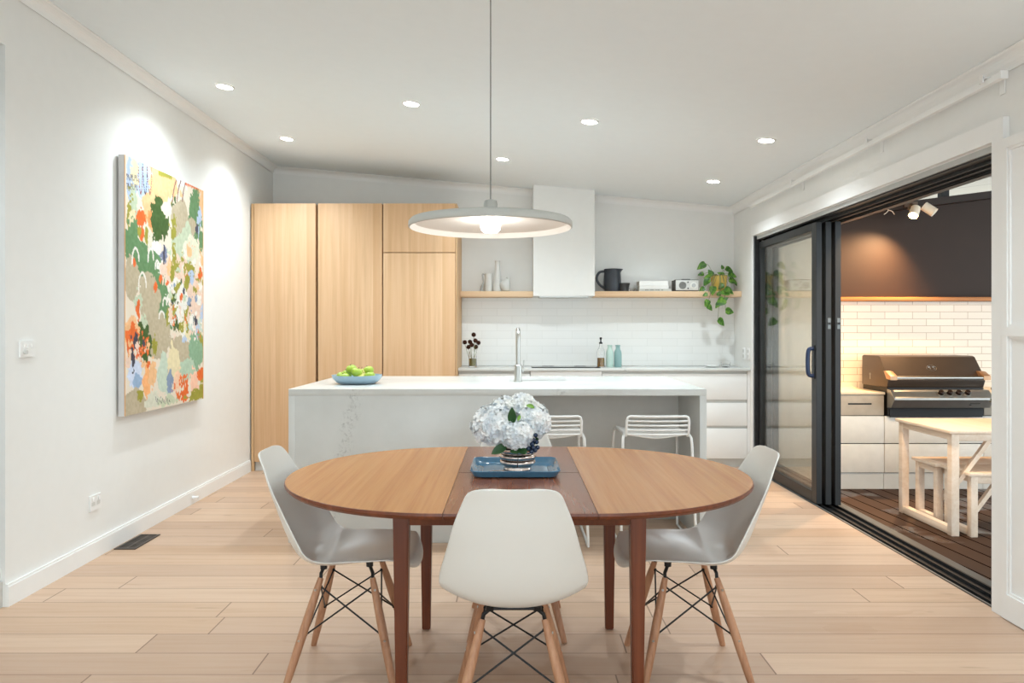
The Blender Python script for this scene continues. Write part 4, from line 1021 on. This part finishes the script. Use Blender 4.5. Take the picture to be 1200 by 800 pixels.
Lf = [(460, 105, 58, 215, 0), (455, 188, 34, 190, .02), (555, 170, 42, 120, -.05), (520, 218, 40, 200, -.06), (512, 272, 50, 230, -.07), (465, 350, 40, 215, -.05), (665, 186, 42, 150, -.05), (680, 112, 26, 110, .05),
      (755, 142, 50, -20, .04), (820, 200, 52, -15, 0), (815, 262, 52, -20, -.02), (665, 318, 42, 220, -.10), (580, 360, 52, 260, -.10), (700, 378, 60, 180, -.12), (755, 362, 60, -30, -.11), (660, 480, 62, 215, -.13), (700, 455, 54, 40, -.12), (630, 512, 40, 230, -.12),
      (517, 492, 44, 240, -.10), (550, 538, 44, -50, -.10), (760, 576, 54, -10, -.11), (672, 690, 56, -40, -.12), (500, 402, 30, 200, -.10), (645, 388, 30, 80, -.1), (850, 290, 26, -60, .0)]
px_at = lambda zx, y: (770 + zx / 8.89 - 600) * y / 867
pz_at = lambda zy, y: 1.28 - (300 + zy / 8.89 - 387) * y / 867
ends = []
for zx, zy, s, ang, dy in Lf:
    y = pty + dy - .01 - (.035 if zy > 350 else 0); x = px_at(zx, y); zz = pz_at(zy, y); L = s / 8.89 * 2 * y / 867 * .92; a = math.radians(ang)
    d = Vector((math.cos(a), random.uniform(-.25, .1), math.sin(a))).normalized()
    if x + d.x * L / 2 > 2.205: x = 2.205 - d.x * L / 2
    c = Vector((x, y, zz)); base, tip = c - d * L / 2, c + d * L / 2
    if base.x > 2.205: base.x = 2.2
    nn = Vector((random.uniform(-.4, .4), -1, random.uniform(.1, .7)))
    leafmesh(bm, base, tip, L * random.uniform(.33, .42), nn, .22, 8, True); ends.append(base)
for e in ends:
    top = Vector((ptx + (e.x - ptx) * .4, pty + (e.y - pty) * .5 - .02, SZ + .16)); rim = Vector((ptx, pty, SZ + .13))
    tube(bst, crv([tuple(rim), tuple(top), tuple(e.lerp(top, .35) + Vector((0, -.02, .012))), tuple(e)], 4), .0018, 5)
wobj('leaves', bm, POTH.m, pl, 'all'); wobj('vines', bst, plain('vine', (120, 128, 84), .6), pl, True)

# ------------------------------------------------------------------ outdoors: deck, walls, roof
DZ = -.10
bm = B(); box(bm, 2.465, 7.5, 1.5, 7.3, DZ - .06, DZ); struct('floor_deck', bm, DECK)
OWY = 7.03
bm = B()
prism(bm, [(2.47, DZ), (7.5, DZ), (7.5, 2.94), (2.47, 2.31)], OWY, OWY + .2, 'Y')
ow = struct('wall_outdoor', bm, plain('dark_cladding', (46, 31, 21), .55, 0, .3, .06, 5))
bm = B(); box(bm, 2.70, 7.4, OWY - .012, OWY - .0005, .62, 1.553); obj('subway_tiles', bm, SUBWAY, ow)
bm = B(); box(bm, 2.461, 2.77, 6.742, OWY - .001, DZ, 2.39); struct('wall_pier', bm, plain('beige_render', (246, 238, 222), .7, 0, .2, .02))
ld = thing('timber_ledge', 'glowing orange timber ledge along the outdoor wall above the white tiles', 'shelf', (4.6, OWY - .07, 1.555))
wbox('board', LEDGE, ld, 2.702, 7.3, OWY - .11, OWY - .0005, 1.556, 1.592, .002)
# patio roof: sheets on a raked rafter, short post between the beam and the sheets
rf = B(); prism(rf, [(2.46, 2.53), (7.5, 3.16), (7.5, 3.20), (2.46, 2.57)], 1.5, 9.8, 'Y')
ROOF = NB('roof_sheet', .6, 0, .3); vv = ROOF.sep(ROOF.coord()); fy = ROOF.math('FRACT', ROOF.math('DIVIDE', vv[1], .62)); ROOF.set('Base Color', ROOF.mix(ROOF.math('LESS_THAN', fy, .03), lin((138, 124, 102)), lin((70, 58, 44))))
struct('ceiling_patio', rf, ROOF.m)
bm = B(); prism(bm, [(2.75, 2.300), (7.3, 2.870), (7.3, 2.935), (2.75, 2.365)], OWY - .14, OWY - .001, 'Y'); struct('trim_8', bm, plain('dark_beam', (46, 36, 30), .55, 0, .3, .1))
bm = B(); box(bm, 4.02, 4.09, OWY - .11, OWY - .04, 2.53, 2.72); box(bm, 4.0, 4.11, OWY - .12, OWY - .03, 2.60, 2.63); struct('trim_9', bm, DARK)

# outdoor cabinets and benchtop
OY, OB = 6.43, .745
def ocab(lab, x0, x1, small):
    t = thing('outdoor_cabinet', lab, 'cabinet', ((x0 + x1) / 2, OY + .2, DZ), 0, 'cabinets of the outdoor kitchen')
    wbox('carcass', DARK, t, x0 + .001, x1 - .001, OY + .022, OWY - .0135, DZ + .115, (OB - .022) if small else .52)
    if small:
        dr = wbox('drawer', plain('grey_timber_front', (186, 174, 158), .5, 0, .3, .06), t, x0 + .002, x1 - .002, OY, OY + .02, .542, OB - .024, .002)
        wbox('slot_pull', DARK, dr, x0 + .12, x1 - .11, OY - .0015, OY - .0002, .635, .648)
    for z0, z1 in ((.30, .535), (.045, .292)): wbox('drawer', plain('outdoor_white', (232, 228, 220), .45), t, x0 + .002, x1 - .002, OY, OY + .02, z0, z1, .002)
    wbox('kick_board', REC, t, x0 + .001, x1 - .001, OY + .012, OY + .03, DZ + .0005, .040)
    return t
ocab('outdoor cabinet left of the barbecue with a small grey slotted drawer on top', 2.80, 3.235, True)
ocab('white outdoor cabinet directly under the barbecue', 3.237, 4.10, False)
ocab('outdoor cabinet at the right side of the barbecue', 4.102, 4.75, True)
OBM = plain('warm_benchtop', (226, 208, 178), .4, 0, .4, .03)
ot = thing('outdoor_benchtop', 'pale benchtop left of the barbecue', 'benchtop', (3.0, 6.7, OB - .022)); wbox('slab', OBM, ot, 2.775, 3.236, OY - .015, OWY - .0125, OB - .0215, OB, .002)
ot = thing('outdoor_benchtop', 'pale benchtop right of the barbecue', 'benchtop', (4.4, 6.7, OB - .022)); wbox('slab', OBM, ot, 4.102, 4.76, OY - .015, OWY - .0125, OB - .0215, OB, .002)

# barbecue
bq = thing('barbecue', 'dark built-in gas barbecue with a hood, silver handle and four knobs', 'barbecue', (3.66, 6.6, .54))
HOOD = plain('hood_enamel', (74, 64, 56), .34, .5, .5, .04); FIREB = plain('firebox_black', (24, 23, 23), .5, .2); FASC = plain('fascia_steel', (150, 149, 145), .3, .7, .5, .05)
X0, X1 = 3.245, 4.085
bm = B(); prism(bm, [(6.86, .785), (6.86, 1.045), (6.83, 1.056), (6.56, 1.056), (6.53, 1.046), (6.385, .865), (6.385, .84), (6.41, .785)], X0, X1, 'X', .004); hd = wobj('hood', bm, HOOD, bq, 30)
bm = B(); tube(bm, [(3.66 + .043 * math.cos(2 * PI * k / 28), 6.4555 + .019 * math.sin(2 * PI * k / 28), .952 + .0236 * math.sin(2 * PI * k / 28)) for k in range(28)], .0022, 6, True)
for s in (-1, 1): tube(bm, crv([(3.66 + s * .018 - .010, 6.448, .943), (3.66 + s * .018 + .010, 6.448, .943), (3.66 + s * .018, 6.4555, .952), (3.66 + s * .018 - .010, 6.462, .96), (3.66 + s * .018 + .010, 6.462, .96)], 4), .0018, 5)
wobj('emblem', bm, STEEL, hd, True)
bm = B(); tube(bm, [(X0 - .003, 6.70, .885), (X0 - .0004, 6.70, .885)], .012, 16); box(bm, X0 - .003, X0 - .0004, 6.694, 6.706, .84, .885); wobj('side_vent', bm, STEEL, hd)
bm = B(); tube(bm, [(X0 + .03, 6.345, .872), (X1 - .03, 6.345, .872)], .0155, 16); wobj('handle', bm, STEEL, bq, True)
for x0, x1 in ((X0 - .012, X0 + .05), (X1 - .05, X1 + .012)):
    bm = B(); prism(bm, [(6.325, .855), (6.325, .89), (6.40, .925), (6.44, .928), (6.392, .862)], x0, x1, 'X', .003); o = wobj('handle_bracket', bm, plain('bronze_bracket', (176, 140, 108), .35, .7), bq, 30)
bm = B(); box(bm, X0 + .006, X1 - .006, 6.40, 6.85, .545, .784); wobj('firebox', bm, FIREB, bq)
bm = B(); prism(bm, [(6.3985, .772), (6.345, .768), (6.275, .706), (6.272, .69), (6.33, .618), (6.3985, .612)], X0 - .002, X1 + .004, 'X', .003); wobj('control_panel', bm, FASC, bq, 30)
nrm = Vector((0, -.66, .75))
for k, x in enumerate((3.655, 3.730, 3.806, 3.882)):
    c = Vector((x, 6.312, .739)) + nrm * .0015
    bm = B(); tube(bm, [c, c + nrm * .005], .030, 20); kb = wobj('knob_bezel', bm, STEEL, bq, 30)
    bm = B(); tube(bm, [c + nrm * .0052, c + nrm * .028, c + nrm * .032], [.024, .021, .017], 20); wobj('knob', bm, plain('dark_knob', (44, 32, 26), .25, .5), kb, 30)
bm = B(); box(bm, 3.90, 3.985, 6.2965, 6.2985, .655, .662); box(bm, 3.90, 3.915, 6.304, 6.31, .64, .647); wobj('badge', bm, FIREB, bq)
bm = B(); box(bm, X0 + .02, X1 - .02, 6.39, 6.3995, .53, .60); wobj('drip_tray', bm, FIREB, bq)

# outdoor table and two benches tucked beneath it
def trestle(name, lab, cat, x0, x1, y0, y1, zt, th, leg, group=None, brace=True):
    t = thing(name, lab, cat, ((x0 + x1) / 2, (y0 + y1) / 2, DZ), 0, group)
    wbox('top', PINE, t, x0 - .02, x1 + .02, y0 - .015, y1 + .015, zt - th, zt, .003)
    for a, c in ((x0, x0 + leg), (x1 - leg, x1)):
        for b0, b1 in ((y0, y0 + leg), (y1 - leg, y1)): wbox('leg', PINE, t, a, c, b0, b1, DZ + .0005, zt - th - .0003, .003)
        wbox('foot_rail', PINE, t, a + .002, c - .002, y0 + leg + .0005, y1 - leg - .0005, DZ + .004, DZ + .004 + leg, .003)
        wbox('top_rail', PINE, t, a + .002, c - .002, y0 + leg + .0005, y1 - leg - .0005, zt - th - .045, zt - th - .0005, .003)
    for y in (y0 + .004, y1 - leg + .004): wbox('side_rail', PINE, t, x0 + leg + .0005, x1 - leg - .0005, y, y + leg - .012, zt - th - .05, zt - th - .0005, .002)
    if brace:
        for s, xx in ((1, x0 + leg), (-1, x1 - leg)):
            bm = B(); w = .028; L = (zt - DZ) * .36
            for y in (y0 + .012,):
                p = [(xx + s * .001, zt - th - .052 - L), (xx + s * (L * .75), zt - th - .0515), (xx + s * (L * .75 + w * 1.3), zt - th - .0515), (xx + s * .001, zt - th - .052 - L - w * 1.6)]
                prism(bm, p, y, y + .03, 'Y')
            wobj('brace', bm, PINE, t)
    return t
trestle('outdoor_table', 'pale timber outdoor table with open frame legs on the wet deck', 'table', 2.945, 4.35, 4.955, 5.635, .61, .022, .052)
trestle('outdoor_bench', 'pale timber bench tucked under the far side of the outdoor table', 'bench', 3.03, 4.28, 5.275, 5.56, .33, .022, .046, 'benches of the outdoor table')
trestle('outdoor_bench', 'pale timber bench tucked under the near side of the outdoor table', 'bench', 3.06, 4.28, 4.93, 5.24, .33, .022, .046, 'benches of the outdoor table')
bm = None
yc = lathing('yellow_pot', 'small yellow pot on the outdoor table at the edge of the white architrave', 'pot', 3.525, 5.30, .6105, [('pot', [(0, 0), (.03, 0), (.034, .01), (.036, .06), (.032, .06), (.028, .012), (0, .01)], plain('bright_yellow', (232, 176, 44), .35))])
pt = thing('branch_plant', 'thin dark leafy branches in a glass on the outdoor table beside the yellow pot', 'plant', (3.60, 5.42, .6105))
bm = B(); lathe(bm, [(0, 0), (.04, 0), (.042, .10), (.038, .10), (.036, .006), (0, .005)], 24, cap0=False, cap1=False); obj('glass', bm, CLEAR, pt, True)
bm = B(); bl_ = B()
for k in range(9):
    a = Vector((0, 0, .02)); d = Vector((random.uniform(-.16, .08), random.uniform(-.08, .06), random.uniform(.12, .24))); m_ = d * .5 + Vector((0, 0, .05))
    tube(bm, crv([tuple(a), tuple(m_), tuple(d)], 5), .0018, 5)
    for q in range(5):
        c = m_.lerp(d, q / 4); e = c + Vector((random.uniform(-.03, .03), random.uniform(-.03, .03), random.uniform(-.005, .02))); leafmesh(bl_, c, e, .008, (0, -.5, 1), .2, 4)
obj('branches', bm, plain('dark_branch', (74, 46, 40), .7), pt, True); obj('leaves', bl_, plain('olive_leaf', (74, 74, 48), .5, 0, .3, .3), pt, 'all')

# twin spotlight on the beam
sp = thing('spotlight', 'twin white outdoor spotlight under the dark beam, left lamp lit', 'spotlight', (3.70, 6.86, 2.355))
wall_y = OWY - .141
bm = B(); box(bm, 3.65, 3.77, 6.872, 6.8885, 2.425, 2.475); tube(bm, [(3.71, 6.875, 2.45), (3.71, 6.80, 2.41)], .016, 12); tube(bm, [(3.64, 6.80, 2.40), (3.79, 6.80, 2.415)], .014, 10); wobj('bracket', bm, plain('spot_bracket', (96, 80, 64), .5), sp, 30)
SPW = plain('spot_body', (236, 226, 208), .4)
a, c = Vector((3.70, 6.78, 2.40)), Vector((3.655, 6.74, 2.325)); bm = B(); tube(bm, [a, c], .042, 24); h1 = wobj('lamp_head', bm, SPW, sp, 30)
d = (c - a).normalized(); bm = B(); tube(bm, [c + d * .0005, c + d * .004], .036, 24); wobj('lens', bm, emit('spot_glow', (255, 190, 110), 60), h1)
a2, c2 = Vector((3.775, 6.78, 2.42)), Vector((3.845, 6.73, 2.35)); bm = B(); tube(bm, [a2, c2], .042, 24); wobj('lamp_head', bm, SPW, sp, 30)
l = bpy.data.lights.new('outdoor_spot', 'SPOT'); l.energy = 220; l.spot_size = math.radians(120); l.spot_blend = 1; l.shadow_soft_size = .035; l.color = (1, .62, .32)
lo = bpy.data.objects.new('lamp', l); COL.objects.link(lo); lo.parent = sp; lo.location = c + d * .02 - Vector(sp.location); lo.rotation_euler = Vector((-.45, .10, -1)).to_track_quat('-Z', 'Y').to_euler()
hk = thing('cable_hook', 'small pale hook and cable hanging left of the outdoor spotlight', 'hook', (3.50, 6.883, 2.43))
bm = B(); tube(bm, crv([(3.50, 6.884, 2.44), (3.50, 6.883, 2.40), (3.48, 6.87, 2.375), (3.45, 6.86, 2.355)], 4), .004, 6); tube(bm, crv([(3.50, 6.883, 2.40), (3.53, 6.87, 2.385), (3.545, 6.86, 2.355)], 4), .004, 6); wobj('hook', bm, plain('hook_white', (220, 210, 196), .5), hk, True)
wl = thing('assumed_wall_light', 'small warm wall light assumed on the house wall outside, unseen above the sliding door opening', 'wall light', (2.47, 4.7, 2.30))  # assumed lamp, out of view, added to warm the deck, table and pier
bm = B(); box(bm, 2.4605, 2.49, 4.66, 4.74, 2.24, 2.36, .004); wobj('back_plate', bm, SPW, wl, 30)
bm = B(); tube(bm, [(2.54, 4.70, 2.36), (2.54, 4.70, 2.25)], .045, 24); box(bm, 2.489, 2.51, 4.69, 4.71, 2.29, 2.31); wobj('lamp_head', bm, SPW, wl, 30)
bm = B(); tube(bm, [(2.54, 4.70, 2.2495), (2.54, 4.70, 2.246)], .038, 24); wobj('lens', bm, emit('assumed_lamp_glow', (255, 200, 130), 30), wl)
l = bpy.data.lights.new('assumed_wall_lamp', 'SPOT'); l.energy = 150; l.spot_size = math.radians(125); l.spot_blend = 1; l.shadow_soft_size = .04; l.color = (1, .72, .44)
lo = bpy.data.objects.new('lamp', l); COL.objects.link(lo); lo.parent = wl; lo.location = (.07, 0, -.06); lo.rotation_euler = Vector((.75, .75, -1)).to_track_quat('-Z', 'Y').to_euler()

# ------------------------------------------------------------------ world, camera, view
w = bpy.data.worlds.new('World'); S.world = w; w.use_nodes = True
bg = w.node_tree.nodes['Background']; bg.inputs[0].default_value = (.82, .935, 1.0, 1); bg.inputs[1].default_value = 2.1
cam = bpy.data.cameras.new('Camera'); co = bpy.data.objects.new('Camera', cam); COL.objects.link(co)
co.location = (0, 0, 1.28); co.rotation_euler = (PI / 2, 0, 0); cam.sensor_width = 36; cam.lens = 867 / 1200 * 36; cam.shift_x = 0; cam.shift_y = -13 / 1200
cam.clip_start = .05; S.camera = co
S.view_settings.view_transform = 'Standard'; S.view_settings.look = 'None'; S.view_settings.gamma = 1; S.view_settings.use_curve_mapping = False
S.view_settings.exposure = 0.63
